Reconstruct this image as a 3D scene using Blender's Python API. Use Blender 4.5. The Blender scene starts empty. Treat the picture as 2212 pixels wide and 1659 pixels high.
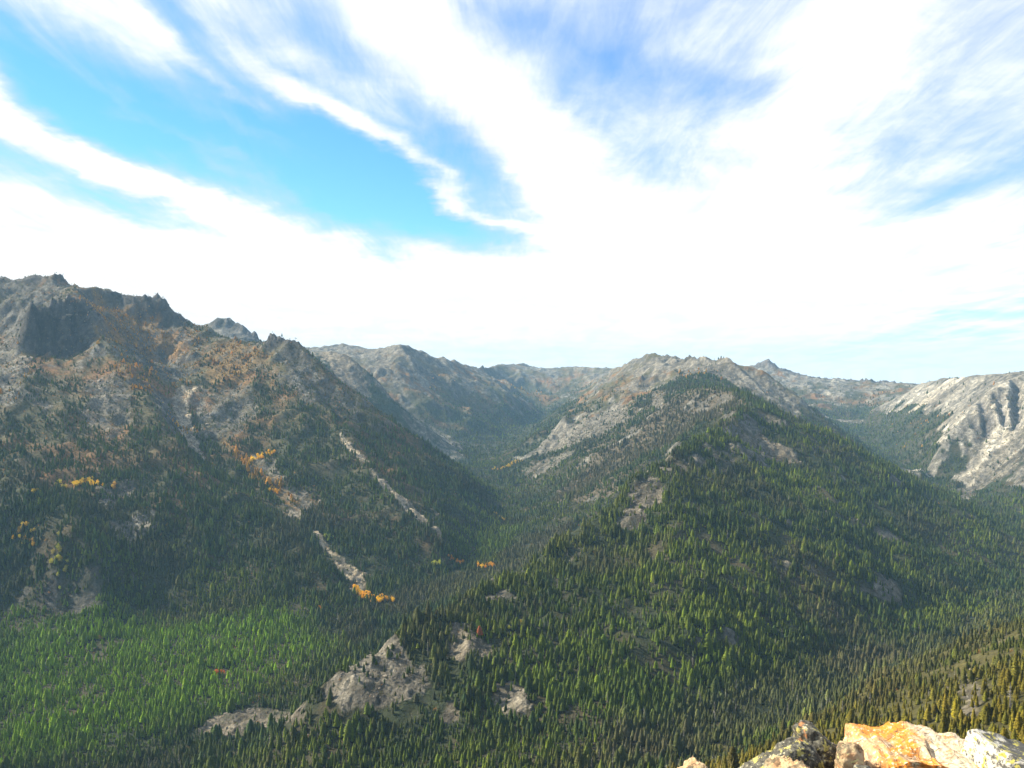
import bpy, bmesh, math, random, time
import numpy as np
from mathutils import Vector, Matrix, noise as mnoise
T0 = time.time()
rng = np.random.default_rng(7)
random.seed(7)
C = bpy.context.scene.collection
sc = bpy.context.scene
R = math.radians

# ------------------------------------------------------------------ camera, sky, sun, exposure
FPX, CX, CY = 1736.0, 1106.0, 829.5          # the lens, measured on a 2212 px wide print
PITCH = math.atan(29.5 / FPX)
cam_d = bpy.data.cameras.new('camera'); cam = bpy.data.objects.new('camera', cam_d); C.objects.link(cam)
cam.location = (0, 0, 0); cam.rotation_euler = (R(90) - PITCH, 0, 0)
cam_d.lens = 36.0 * FPX / 2212.0; cam_d.sensor_width = 36.0
cam_d.clip_start = 0.1; cam_d.clip_end = 60000
sc.camera = cam

SUN_AZ = R(-72)      # clockwise from the view direction (+Y): negative is left
SUN_EL = R(38)
SUN_STRENGTH = 5.0
SKY_STRENGTH = 0.095
HAZE_DENSITY = 2.7e-5
sc.view_settings.view_transform = 'Standard'; sc.view_settings.look = 'None'
sc.view_settings.gamma = 1; sc.view_settings.use_curve_mapping = False
sc.view_settings.exposure = 1.27
sc.cycles.use_denoising = True
sc.cycles.max_bounces = 6; sc.cycles.diffuse_bounces = 2; sc.cycles.volume_bounces = 1
sc.cycles.transparent_max_bounces = 6

sun_d = bpy.data.lights.new('sun', 'SUN'); sun = bpy.data.objects.new('sun', sun_d); C.objects.link(sun)
sun_d.energy = SUN_STRENGTH; sun_d.angle = R(0.5); sun_d.color = (1.0, 0.89, 0.70)
sdir = Vector((math.sin(SUN_AZ) * math.cos(SUN_EL), math.cos(SUN_AZ) * math.cos(SUN_EL), math.sin(SUN_EL)))
sun.rotation_euler = sdir.to_track_quat('Z', 'Y').to_euler()

def ray_dir(px, py):
    u = (CY - py) / FPX
    return ((px - CX) / FPX, math.cos(PITCH) + u * math.sin(PITCH), -math.sin(PITCH) + u * math.cos(PITCH))

class NT:                                     # small node-tree writer
    def __init__(s, nt): s.nt = nt; nt.nodes.clear()
    def n(s, kind, _in=None, **kw):
        nd = s.nt.nodes.new(kind)
        for k, v in kw.items(): setattr(nd, k, v)
        for k, v in (_in or {}).items():
            sock = nd.inputs[k]
            if isinstance(v, bpy.types.NodeSocket): s.nt.links.new(v, sock)
            else: sock.default_value = v
        return nd
    def m(s, op, a, b=None, c=None, clamp=False):
        nd = s.nt.nodes.new('ShaderNodeMath'); nd.operation = op; nd.use_clamp = clamp
        for i, v in enumerate((a, b, c)):
            if v is None: continue
            if isinstance(v, bpy.types.NodeSocket): s.nt.links.new(v, nd.inputs[i])
            else: nd.inputs[i].default_value = v
        return nd.outputs[0]
    def ramp(s, fac, a, b, c=0.0, d=1.0, smooth=True):
        nd = s.n('ShaderNodeMapRange', {'Value': fac, 'From Min': a, 'From Max': b, 'To Min': c, 'To Max': d})
        nd.interpolation_type = 'SMOOTHSTEP' if smooth else 'LINEAR'
        return nd.outputs[0]
    def mix(s, fac, a, b, blend='MIX'):
        nd = s.n('ShaderNodeMix', data_type='RGBA', blend_type=blend)
        for i, v in ((0, fac), (6, a), (7, b)):
            if isinstance(v, bpy.types.NodeSocket): s.nt.links.new(v, nd.inputs[i])
            else: nd.inputs[i].default_value = v
        return nd.outputs[2]
    def noise(s, vec, scale, detail=5, rough=0.6, dist=0.0):
        return s.n('ShaderNodeTexNoise', {'Vector': vec, 'Scale': scale, 'Detail': detail, 'Roughness': rough, 'Distortion': dist}).outputs[0]

world = bpy.data.worlds.new('World'); sc.world = world; world.use_nodes = True
w = NT(world.node_tree)
sky = w.n('ShaderNodeTexSky', sky_type='NISHITA', sun_disc=False)
sky.sun_elevation = SUN_EL; sky.sun_rotation = SUN_AZ; sky.altitude = 2500; sky.air_density = 1.0; sky.dust_density = 0.3; sky.ozone_density = 1.6
tc = w.n('ShaderNodeTexCoord').outputs['Generated']
sep = w.n('ShaderNodeSeparateXYZ', {0: tc})
X_, Y_, Z_ = sep.outputs
az = w.m('ARCTAN2', X_, Y_); el = w.m('ARCSINE', Z_)
zz = w.m('ADD', w.m('MAXIMUM', Z_, 0.0), 0.10)
pl = w.n('ShaderNodeCombineXYZ', {0: w.m('DIVIDE', X_, zz), 1: w.m('DIVIDE', Y_, zz), 2: 0.0}).outputs[0]
# high cirrus on a flat layer: streaks that run away from the camera
mp1 = w.n('ShaderNodeMapping', {'Vector': pl, 'Rotation': (0, 0, R(-8)), 'Scale': (1.0, 0.22, 1.0)}).outputs[0]
streak = w.noise(mp1, 1.6, 9, 0.62, 0.9)
mp2 = w.n('ShaderNodeMapping', {'Vector': pl, 'Rotation': (0, 0, R(25)), 'Scale': (1.0, 0.34, 1.0), 'Location': (3.1, 1.7, 0)}).outputs[0]
fib = w.noise(mp2, 3.6, 10, 0.66, 1.3)
wisp = w.noise(pl, 2.2, 7, 0.6, 0.3)
ae = w.n('ShaderNodeCombineXYZ', {0: az, 1: el, 2: 0.0}).outputs[0]
wn = w.n('ShaderNodeTexNoise', {'Vector': pl, 'Scale': 0.9, 'Detail': 6, 'Roughness': 0.6}).outputs[1]
warp = w.n('ShaderNodeVectorMath', {0: w.n('ShaderNodeVectorMath', {0: wn, 1: (0.5, 0.5, 0.5)}, operation='SUBTRACT').outputs[0], 3: 0.13}, operation='SCALE').outputs[0]
aew = w.n('ShaderNodeVectorMath', {0: ae, 1: warp}, operation='ADD').outputs[0]
def blob(px, py, hl, hw, ang, amount):
    """a long soft bank (+) or gap (-) of the cloud sheet, centred on one direction of the sky"""
    d = ray_dir(px, py); L = math.sqrt(sum(v * v for v in d))
    a0, e0 = math.atan2(d[0], d[1]), math.asin(d[2] / L)
    sub = w.n('ShaderNodeVectorMath', {0: aew, 1: (a0, e0, 0)}, operation='SUBTRACT').outputs[0]
    rot = w.n('ShaderNodeVectorRotate', {'Vector': sub, 'Angle': R(ang)}, rotation_type='Z_AXIS').outputs[0]
    sca = w.n('ShaderNodeVectorMath', {0: rot, 1: (FPX / hl, FPX / hw, 0)}, operation='MULTIPLY').outputs[0]
    ln = w.n('ShaderNodeVectorMath', {0: sca}, operation='LENGTH').outputs['Value']
    return w.ramp(ln, 0.0, 1.75, amount, 0.0)
cov = w.m('MULTIPLY_ADD', streak, 1.1, 0.0)
for b in [
    (500, 290, 480, 85, 17, -0.9), (220, 230, 230, 70, 25, -0.5), (960, 455, 300, 75, 24, -0.95), (400, 85, 150, 40, 42, -0.5), (1010, 350, 260, 36, 33, -0.5),
    (1400, 170, 300, 190, 0, -0.20), (330, 250, 300, 13, 22, 0.3), (640, 345, 250, 12, 20, 0.3), (250, 190, 200, 12, 26, 0.25), (1170, 40, 190, 70, 20, -0.28), (1500, 180, 220, 36, 14, -0.22), (1330, 120, 160, 30, -25, -0.16), (850, 590, 130, 50, 55, -0.6), (1350, 300, 260, 70, 30, -0.14),
    (2080, 385, 260, 30, -20, -0.4), (2080, 700, 260, 26, -8, -0.55), (360, 460, 130, 32, 25, -0.5), (110, 345, 190, 32, 20, -0.5), (540, 525, 160, 22, 22, -0.28),
    (2150, 620, 240, 90, -8, -0.3), (1750, 250, 800, 420, 0, 0.26), (2080, 330, 330, 330, 0, -0.18), (600, 60, 500, 80, 12, -0.12), (40, 150, 120, 60, 30, -0.25),
    (150, 60, 330, 70, 20, 0.25), (1020, 190, 460, 85, 42, 0.42), (1190, 350, 260, 70, 42, 0.35), (1740, 230, 420, 75, -55, 0.42), (890, 368, 360, 20, 26, 0.75), (430, 145, 200, 18, 34, 0.45), (690, 235, 260, 18, 30, 0.40), (560, 60, 330, 26, 24, 0.30),
    (330, 385, 380, 36, 22, 0.55), (60, 250, 200, 36, 24, 0.45), (500, 500, 430, 60, 20, 0.40), (1400, 560, 560, 150, 0, 0.55), (300, 600, 560, 90, 8, 0.6)]:
    cov = w.m('ADD', cov, blob(b[0], b[1], b[2], b[3], b[4], b[5]))
low = w.ramp(el, 0.02, 0.25, 0.62, 0.0)
cov = w.m('ADD', cov, low)
mp3 = w.n('ShaderNodeMapping', {'Vector': pl, 'Rotation': (0, 0, R(4)), 'Scale': (1.0, 0.2, 1.0), 'Location': (7.1, 2.7, 0)}).outputs[0]
fine = w.noise(mp3, 8.0, 8, 0.72, 2.2)
cov = w.m('ADD', cov, w.m('MULTIPLY_ADD', fib, 0.75, -0.375))
cov = w.m('ADD', cov, w.m('MULTIPLY_ADD', fine, 0.42, -0.21))
cov = w.m('ADD', cov, w.m('MULTIPLY_ADD', wisp, 0.7, -0.35))
covc = w.ramp(cov, -0.35, 0.95)
blue = w.n('ShaderNodeHueSaturation', {'Hue': 0.482, 'Saturation': 1.15, 'Value': 1.25, 'Color': sky.outputs[0]}).outputs[0]
whit = w.mix(w.ramp(w.m('ADD', w.m('MULTIPLY', fib, .5), w.m('MULTIPLY', wisp, .5)), .38, .6), (4.75, 4.85, 4.95, 1), (5.6, 5.6, 5.5, 1))
cl = w.mix(w.ramp(cov, 0.10, 1.15), (2.9, 3.5, 4.35, 1), whit)
blue = w.mix(1.0, blue, (.60, .74, 1.0, 1), 'MULTIPLY')
skyc = w.mix(covc, blue, cl)
bg = w.n('ShaderNodeBackground', {'Color': skyc, 'Strength': SKY_STRENGTH})
w.n('ShaderNodeOutputWorld', {'Surface': bg.outputs[0]})

# ------------------------------------------------------------------ numpy noise
def _h(ix, iy, seed):
    h = (ix.astype(np.int64) * 374761393 + iy.astype(np.int64) * 668265263 + seed * 1442695041) & 0xffffffff
    h = ((h ^ (h >> 13)) * 1274126177) & 0xffffffff
    return (h ^ (h >> 16)) & 0xffffffff
def gn(x, y, seed=0):
    x = np.asarray(x, float); y = np.asarray(y, float)
    ix = np.floor(x); iy = np.floor(y); fx = x - ix; fy = y - iy
    u = fx * fx * fx * (fx * (fx * 6 - 15) + 10); v = fy * fy * fy * (fy * (fy * 6 - 15) + 10)
    def g(a, b):
        t = _h(ix + a, iy + b, seed) * (2 * math.pi / 4294967296.0)
        return np.cos(t) * (fx - a) + np.sin(t) * (fy - b)
    a0 = g(0, 0); a1 = g(1, 0); b0 = g(0, 1); b1 = g(1, 1)
    a = a0 + (a1 - a0) * u; b = b0 + (b1 - b0) * u
    return (a + (b - a) * v) * 1.5
def fbm(x, y, wl, octs=5, seed=0, gain=0.5):
    s = 0; a = 1.0; t = 0
    for i in range(octs):
        s = s + a * gn(x / wl + 17.3 * i, y / wl - 9.1 * i, seed + i); t += a; a *= gain; wl *= 0.5
    return s / t
def ridged(x, y, wl, octs=5, seed=0, gain=0.5):
    s = 0; a = 1.0; t = 0; pw = 1.0
    for i in range(octs):
        n = 1 - np.abs(gn(x / wl + 31.7 * i, y / wl + 11.9 * i, seed + i)) * 1.6
        n = np.clip(n, 0, 1) ** 2
        s = s + a * n * pw; pw = np.clip(n * 1.6, 0, 1); t += a; a *= gain; wl *= 0.5
    return s / t
def sm(x, a, b):
    t = np.clip((x - a) / (b - a), 0, 1); return t * t * (3 - 2 * t)

# ------------------------------------------------------------------ the lie of the land: crests and valleys surveyed as 3-D points
def P(px, py, Y):
    d = ray_dir(px, py); k = Y / d[1]; return (d[0] * k, Y, d[2] * k)
def PZ(px, py, z):
    d = ray_dir(px, py); k = z / d[2]; return (d[0] * k, d[1] * k, z)
def Ps(*t): return [P(*q) for q in t]
def PZs(*t): return [PZ(*q) for q in t]
LINES = {
 'valley': [
   PZs((1185, 893, -400), (1150, 915, -470), (1075, 965, -530), (1052, 1010, -560), (1120, 1075, -575), (1085, 1150, -585), (960, 1245, -595), (720, 1340, -603), (400, 1420, -612), (0, 1480, -620)) + [(-2500, 1500, -630), (-6900, 1300, -660)],
   [((px_ - CX) / FPX * Y_, Y_, z_) for px_, Y_, z_ in ((690, 1420, -604), (860, 1560, -607), (960, 1680, -605), (1050, 1820, -600), (1150, 2020, -597), (1250, 2250, -590), (1320, 2450, -575), (1400, 2620, -500), (1450, 2750, -410))],
   PZs((0, 1350, -615), (230, 1335, -612), (480, 1345, -606)),
   PZs((0, 1590, -622), (300, 1620, -620), (500, 1640, -616)),
   PZs((1850, 905, -415), (1880, 955, -500), (1960, 1015, -560), (2060, 1062, -585), (2230, 1125, -590), (2330, 1200, -597), (2212, 1275, -585), (1900, 1420, -535), (1600, 1560, -490), (1300, 1690, -475), (1000, 1720, -505), (650, 1710, -570), (300, 1700, -620)) + [(-2500, 1000, -628)],
 ],
 'ridge_foreground': [
   PZs((600, 1570, -600)) + Ps((672, 1515, 1230), (735, 1455, 1270), (860, 1385, 1330), (960, 1345, 1420), (1050, 1283, 1530), (1150, 1232, 1680), (1300, 1128, 1900), (1370, 1058, 2060), (1425, 1010, 2200), (1490, 962, 2420), (1560, 922, 2700), (1640, 878, 3100)),
   Ps((1640, 880, 3100), (1730, 915, 3080), (1800, 955, 3000), (1900, 1012, 2900), (2050, 1088, 2780), (2150, 1140, 2650), (2225, 1180, 2560)),
   Ps((1640, 880, 3100), (1690, 1000, 2600), (1760, 1100, 2200), (1820, 1220, 1850)),
   Ps((1425, 1010, 2200), (1470, 1120, 1850), (1490, 1250, 1560), (1470, 1400, 1290)),
 ],
 'ridge_domed': [Ps((1640, 880, 3180), (1600, 850, 3500), (1530, 838, 3850), (1480, 840, 4150), (1500, 822, 4700), (1540, 785, 5200)),
   Ps((1480, 850, 4000), (1380, 930, 3750), (1290, 1010, 3500), (1230, 1070, 3300))],
 'mountain_centre': [
   Ps((1325, 802, 6800), (1360, 785, 6400), (1400, 768, 6000), (1435, 768, 5900), (1470, 780, 5600), (1500, 776, 5300), (1540, 774, 5200), (1575, 782, 5100), (1625, 797, 5000), (1660, 815, 4900), (1690, 835, 4800), (1750, 885, 4650), (1800, 925, 4500), (1850, 975, 4300), (1900, 1030, 4000)),
   Ps((1470, 782, 5600), (1430, 802, 5300), (1380, 825, 5150), (1330, 852, 5000), (1240, 903, 4850), (1165, 960, 4750), (1120, 1000, 4650)),
   Ps((1240, 920, 4750), (1170, 985, 4620)),
 ],
 'mountain_left': [
   [(-6900, 2900, 420), (-4500, 3400, 430), (-3300, 3800, 450)] + Ps((0, 601, 4000), (65, 597, 4000), (130, 603, 4000), (165, 620, 4030), (270, 637, 4080), (340, 652, 4100), (392, 682, 4100), (430, 705, 4050), (455, 722, 4000), (500, 735, 3950), (555, 745, 3850), (600, 741, 3800), (640, 743, 3780), (655, 758, 3750), (700, 800, 3680), (760, 852, 3600), (850, 930, 3450), (920, 985, 3350), (980, 1025, 3280), (1040, 1085, 3180), (1095, 1130, 3080)),
   Ps((60, 672, 3350), (90, 662, 3400), (150, 652, 3500), (190, 668, 3480), (205, 720, 3400), (260, 785, 3250), (312, 848, 3080), (380, 945, 2800), (465, 1035, 2600), (560, 1108, 2430), (650, 1182, 2250), (715, 1262, 2110)),
   Ps((64, 768, 3260), (95, 775, 3290)), Ps((135, 770, 3300), (165, 760, 3330)),
   Ps((215, 665, 3950), (300, 700, 3950), (385, 705, 3990)), Ps((330, 790, 3720), (385, 800, 3620)),
   Ps((150, 652, 3500), (165, 618, 3990)),
   Ps((625, 745, 3780), (618, 840, 3420), (645, 940, 3080), (700, 1045, 2780), (775, 1145, 2500), (850, 1235, 2280)),
   Ps((760, 852, 3600), (830, 985, 3080), (900, 1085, 2750), (985, 1170, 2520)),
   Ps((-60, 1010, 2350), (60, 1070, 2200), (150, 1140, 2080), (230, 1250, 1950)),
   Ps((0, 800, 2950), (100, 900, 2720), (180, 1000, 2500), (300, 1100, 2300)),
 ],
 'gully': [
   Ps((440, 790, 3680), (402, 855, 3300), (396, 930, 3060), (440, 995, 2850), (540, 1070, 2640), (610, 1125, 2500), (690, 1198, 2330), (790, 1288, 2130)),
   Ps((350, 770, 3650), (380, 820, 3480)),
   Ps((700, 870, 3330), (740, 945, 3080), (850, 1075, 2680), (975, 1190, 2400)),
   Ps((470, 760, 3780), (455, 800, 3640)), Ps((560, 770, 3700), (520, 840, 3450), (470, 930, 3080)),
   Ps((0, 1200, 2080), (120, 1230, 2030), (230, 1300, 1950)),
   [(-1500, 4600, 20), (-1100, 4450, -50), (-850, 4400, -260), (-500, 4200, -430), (-260, 4000, -560)],
   [(-1600, 6100, -60), (-1150, 5900, -170), (-890, 5600, -340), (-700, 5500, -440), (-480, 5400, -525)],
   [(-900, 8600, -120), (-400, 8900, -230)] + Ps((1100, 872, 9000), (1185, 893, 8700)),
   Ps((1010, 880, 6700), (1060, 915, 6300)),
   Ps((-50, 720, 3600), (20, 760, 3300)),
 ],
 'spur_behind': [
   Ps((655, 762, 5400), (700, 762, 5300), (745, 768, 5250), (790, 800, 5150), (850, 868, 5000), (900, 925, 4900), (950, 975, 4800), (995, 1005, 4700)),
   [(-1300, 5600, -60)] + Ps((655, 762, 5400)),
 ],
 'ridge_far': [
   Ps((380, 760, 6500), (445, 704, 6100), (482, 692, 6000), (520, 705, 5900), (545, 722, 5850), (570, 750, 5800), (640, 780, 5900)),
   Ps((500, 760, 8300), (680, 752, 8100), (745, 743, 8000), (810, 757, 8000), (840, 757, 7600), (866, 744, 7000), (910, 762, 7100), (950, 777, 7300), (1000, 790, 7900), (1040, 799, 8800), (1085, 788, 9800), (1130, 787, 10200), (1165, 799, 10400), (1240, 792, 10000), (1330, 797, 9500), (1365, 800, 8500)),
   Ps((866, 748, 7000), (860, 800, 6500), (890, 870, 6100), (940, 930, 5800)),
   Ps((950, 780, 7250), (1000, 815, 7150), (1100, 852, 7300), (1170, 885, 7700)),
   Ps((1240, 794, 9900), (1225, 850, 9000)),
   [(-6900, 6500, 100), (-4000, 7200, 150)] + Ps((380, 760, 6500)),
   [(-6900, 12400, -500), (-3000, 12400, -500), (0, 12500, -500), (3000, 12500, -500), (6900, 12500, -500)],
 ],
 'plateau_far': [
   Ps((1600, 800, 8800), (1630, 790, 8600), (1655, 781, 8500), (1690, 797, 8400), (1750, 815, 8300), (1800, 820, 8200), (1900, 825, 8000), (1985, 831, 7800)),
   Ps((1720, 860, 7400), (1800, 868, 7300), (1870, 872, 7200)),
 ],
 'mountain_right': [
   Ps((1985, 832, 6500), (2050, 822, 6000), (2120, 813, 5400), (2212, 803, 4900), (2350, 790, 4600)) + [(4500, 4500, 60), (6900, 4800, 80)],
   Ps((1985, 833, 6500), (1920, 865, 6500), (1850, 898, 6600)),
   Ps((2212, 806, 4850), (2150, 845, 4600), (2080, 910, 4450), (2010, 985, 4250), (1985, 1010, 4150)),
   Ps((2212, 810, 4800), (2230, 900, 4200), (2225, 1000, 3800)),
   Ps((2130, 880, 4420), (2150, 960, 4200), (2100, 1055, 3950)),
 ],
 'hillside_near': [
   [(0, 0, -4), (0, 30, -24), (0, 100, -80), (-20, 300, -185), (-30, 600, -345), (0, 850, -462)],
   [(160, 15, 0), (-120, 10, -14), (-900, -100, -60), (-3000, -200, -80), (-6900, -300, -60)],
   Ps((2300, 1640, 330), (2212, 1600, 430), (2150, 1500, 600), (2212, 1430, 780), (2212, 1380, 900)) + [(700, 1000, -310), (900, 1150, -400)],
   Ps((2000, 1600, 540), (1980, 1500, 800), (2010, 1450, 980)),
   Ps((1800, 1620, 640), (1760, 1560, 860)),
   [(300, 100, -20), (600, 300, -60), (900, 700, -160), (1500, 900, -250), (3000, 1000, -280), (6900, 1200, -300)],
   [(-600, 500, -370), (-700, 900, -560), (-2500, 500, -430)],
   [(-6900, -1800, 40), (0, -1800, 60), (6900, -1800, 60)],
 ],
}
GX0, GX1, GY0, GY1 = -7000., 7000., -2000., 12600.
def rasterise(cell):
    nx = int((GX1 - GX0) / cell) + 1; ny = int((GY1 - GY0) / cell) + 1
    S = np.zeros((ny, nx)); Wt = np.zeros((ny, nx))
    for grp, lines in LINES.items():
        for ln in lines:
            for a, b in zip(ln[:-1], ln[1:]):
                L = math.hypot(b[0] - a[0], b[1] - a[1]); n = max(2, int(L / cell * 2))
                t = np.linspace(0, 1, n)
                x = a[0] + (b[0] - a[0]) * t; y = a[1] + (b[1] - a[1]) * t; z = a[2] + (b[2] - a[2]) * t
                i = np.clip(((x - GX0) / cell + .5).astype(int), 0, nx - 1); j = np.clip(((y - GY0) / cell + .5).astype(int), 0, ny - 1)
                np.add.at(S, (j, i), z); np.add.at(Wt, (j, i), 1)
    return np.where(Wt > 0, S / np.maximum(Wt, 1), 0), Wt > 0
def sample(G, x, y, cell):
    fx = np.clip((np.asarray(x) - GX0) / cell, 0, G.shape[1] - 1.001); fy = np.clip((np.asarray(y) - GY0) / cell, 0, G.shape[0] - 1.001)
    i = fx.astype(int); j = fy.astype(int); u = fx - i; v = fy - j
    return (G[j, i] * (1 - u) + G[j, i + 1] * u) * (1 - v) + (G[j + 1, i] * (1 - u) + G[j + 1, i + 1] * u) * v
def resamp(G, c0, c1):
    nx = int((GX1 - GX0) / c1) + 1; ny = int((GY1 - GY0) / c1) + 1
    xs = GX0 + np.arange(nx) * c1; ys = GY0 + np.arange(ny) * c1
    return sample(G, *np.meshgrid(xs, ys), c0)
H = None; pc = None
for cell, it in ((320., 400), (160., 300), (80., 200), (40., 120), (20., 60)):
    V, M = rasterise(cell)
    H = np.full(V.shape, -300.) if H is None else resamp(H, pc, cell)
    pc = cell; H[M] = V[M]
    for k in range(it):
        Pd = np.pad(H, 1, mode='edge')
        avg = .25 * (Pd[:-2, 1:-1] + Pd[2:, 1:-1] + Pd[1:-1, :-2] + Pd[1:-1, 2:])
        H = np.where(M, V, avg)
CELL = 20.
def blur(G, n):
    for _ in range(n):
        Pd = np.pad(G, 1, mode='edge')
        G = (Pd[:-2, 1:-1] + Pd[2:, 1:-1] + Pd[1:-1, :-2] + Pd[1:-1, 2:] + 4 * G) / 8
    return G
# which landform each spot belongs to
regs = [k for k in LINES if k != 'gully']
pts = []; rid = []
for k in LINES:
    kk = 'mountain_left' if k == 'gully' else k
    for ln in LINES[k]:
        for a, b in zip(ln[:-1], ln[1:]):
            n = max(2, int(math.hypot(b[0] - a[0], b[1] - a[1]) / 120))
            for t in np.linspace(0, 1, n): pts.append((a[0] + (b[0] - a[0]) * t, a[1] + (b[1] - a[1]) * t)); rid.append(regs.index(kk))
pts = np.array(pts); rid = np.array(rid)
RC = 80.
rx, ry = np.meshgrid(np.arange(GX0, GX1 + 1, RC), np.arange(GY0, GY1 + 1, RC))
q = np.stack([rx.ravel(), ry.ravel()], 1); RG = np.empty(len(q), int)
for s in range(0, len(q), 2000):
    d = ((q[s:s + 2000, None, :] - pts[None]) ** 2).sum(2); RG[s:s + 2000] = rid[d.argmin(1)]
RG = RG.reshape(rx.shape)
def region(x, y):
    x = x + 60 * gn(x / 150, y / 150, 77); y = y + 60 * gn(x / 150, y / 150, 78)
    i = np.clip(((x - GX0) / RC + .5).astype(int), 0, RG.shape[1] - 1); j = np.clip(((y - GY0) / RC + .5).astype(int), 0, RG.shape[0] - 1)
    return RG[j, i]
RI = {k: i for i, k in enumerate(regs)}
H = blur(H, 3)
gx, gy = np.meshgrid(GX0 + np.arange(H.shape[1]) * CELL, GY0 + np.arange(H.shape[0]) * CELL)
rel = sm(H, -600, -480)                                  # 0 on the valley floors
slope0 = np.hypot(*np.gradient(blur(H, 6), CELL)); rg0 = region(gx, gy)
def calm(r_): return blur(np.where(r_ == RI['mountain_right'], .45, np.where((r_ == RI['spur_behind']) | (r_ == RI['ridge_domed']), .5, 1.0)), 6)
near = sm(np.hypot(gx, gy), 500, 1500)
H = H + (ridged(gx + 90 * gn(gx / 400, gy / 400, 50), gy + 90 * gn(gx / 400, gy / 400, 51), 620, 5, 3) - .38) * 70 * calm(rg0) * rel * near * sm(slope0, .1, .5) * (0.55 + .45 * sm(gy, 2500, 6000))
Hb = resamp(blur(resamp(H, 20., 80.), 8), 80., 20.)
amp_ = blur(np.where(rg0 == RI['mountain_left'], .42, np.where((rg0 == RI['ridge_far']) | (rg0 == RI['plateau_far']) | (rg0 == RI['mountain_centre']), .40, np.where(rg0 == RI['ridge_foreground'], .2, 0))), 8)
H = H + amp_ * (H - Hb)
H = H + fbm(gx, gy, 900, 4, 9) * 6
# rain: droplets carve gullies and lay down fans
def erode(H, n, steps, k_er, seed):
    r = np.random.default_rng(seed)
    x = r.uniform(2, H.shape[1] - 3, n); y = r.uniform(H.shape[0] * .12, H.shape[0] - 3, n)
    vx = np.zeros(n); vy = np.zeros(n); sed = np.zeros(n)
    for s in range(steps):
        i = x.astype(int); j = y.astype(int); u = x - i; v = y - j
        a = H[j, i]; b = H[j, i + 1]; c = H[j + 1, i]; d = H[j + 1, i + 1]
        gxx = (b - a) * (1 - v) + (d - c) * v; gyy = (c - a) * (1 - u) + (d - b) * u
        h0 = a * (1 - u) * (1 - v) + b * u * (1 - v) + c * (1 - u) * v + d * u * v
        vx = vx * .35 - gxx * .65; vy = vy * .35 - gyy * .65
        l = np.hypot(vx, vy) + 1e-6
        nx = np.clip(x + vx / l, 1, H.shape[1] - 3); ny = np.clip(y + vy / l, 1, H.shape[0] - 3)
        i2 = nx.astype(int); j2 = ny.astype(int); u2 = nx - i2; v2 = ny - j2
        h1 = H[j2, i2] * (1 - u2) * (1 - v2) + H[j2, i2 + 1] * u2 * (1 - v2) + H[j2 + 1, i2] * (1 - u2) * v2 + H[j2 + 1, i2 + 1] * u2 * v2
        dh = h0 - h1
        cap = np.clip(dh, 0, 20) * .9 * min(1, (steps - s) / 15)
        q = np.where(dh < 0, np.minimum(-dh, sed), np.where(sed > cap, (sed - cap) * .25, -np.minimum((cap - sed) * k_er, np.maximum(dh, 0) * .5)))
        sed = sed - q
        for (jj, ii, ww) in ((j, i, (1 - u) * (1 - v)), (j, i + 1, u * (1 - v)), (j + 1, i, (1 - u) * v), (j + 1, i + 1, u * v)):
            np.add.at(H.reshape(-1), jj * H.shape[1] + ii, q * ww)
        x, y = nx, ny
    return H
for b in range(7):
    H = erode(H, 22000, 45, .14, 100 + b)
H = resamp(H, 20., 10.); CELL = 10.
gx, gy = np.meshgrid(GX0 + np.arange(H.shape[1]) * CELL, GY0 + np.arange(H.shape[0]) * CELL)
msk = sm(H, -600, -520) * sm(np.hypot(gx, gy), 500, 1500)
wx_ = gx + 22 * gn(gx / 90, gy / 90, 301); wy_ = gy + 22 * gn(gx / 90, gy / 90, 302)
H = H + (ridged(wx_, wy_, 170, 4, 303, .55) - .38) * 30 * msk * calm(region(gx, gy))
for b in range(5):
    H = erode(H, 60000, 30, .20, 200 + b)
H = blur(H, 1)
# pull the carved land back to the surveyed crests and floors
def settle(H):
    V, M = rasterise(80.); Hc = resamp(H, 10., 80.) * .5 + resamp(blur(H, 10), 10., 80.) * .5
    Rv = np.where(M, V - Hc, 0); D_ = Rv.copy()
    for k in range(160):
        Pd = np.pad(D_, 1, mode='edge'); D_ = np.where(M, Rv, .25 * (Pd[:-2, 1:-1] + Pd[2:, 1:-1] + Pd[1:-1, :-2] + Pd[1:-1, 2:]))
    print('off by', round(float(np.abs(Rv[M]).mean()), 1), 'm')
    return H + resamp(blur(D_, 2), 80., 10.)
H = settle(settle(H))
print('terrain solved', round(time.time() - T0, 1))


def lic(Hs, seed, nb, steps):
    g = blur(np.random.default_rng(seed).normal(size=Hs.shape), nb)
    dy, dx = np.gradient(Hs); l = np.hypot(dx, dy) + 1e-6; dx, dy = dx / l, dy / l
    ny_, nx_ = Hs.shape; acc = g.copy(); J, I = np.mgrid[0:ny_, 0:nx_].astype(np.float32)
    for sg in (1, -1):
        px_, py_ = I.copy(), J.copy()
        for k in range(steps):
            i = np.clip(px_ + .5, 0, nx_ - 1).astype(np.int32); j = np.clip(py_ + .5, 0, ny_ - 1).astype(np.int32)
            if k: acc += g[j, i]
            px_ += sg * dx[j, i]; py_ += sg * dy[j, i]
    acc = blur(acc, 1); return (acc - acc.mean()) / acc.std()
STR = lic(blur(H, 6), 5, 1, 12)
STRW = resamp(lic(resamp(blur(H, 8), 10., 20.), 6, 3, 18), 20., 10.)
print('streaks', round(time.time() - T0, 1))
Gy, Gx = np.gradient(blur(H, 3), CELL); SLOPE = np.hypot(Gx, Gy)
def base_h(x, y):
    # smooth (quadratic-blended) lookup
    return .4 * sample(H, x, y, CELL) + .15 * (sample(H, x + 5, y, CELL) + sample(H, x - 5, y, CELL) + sample(H, x, y + 5, CELL) + sample(H, x, y - 5, CELL))
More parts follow.
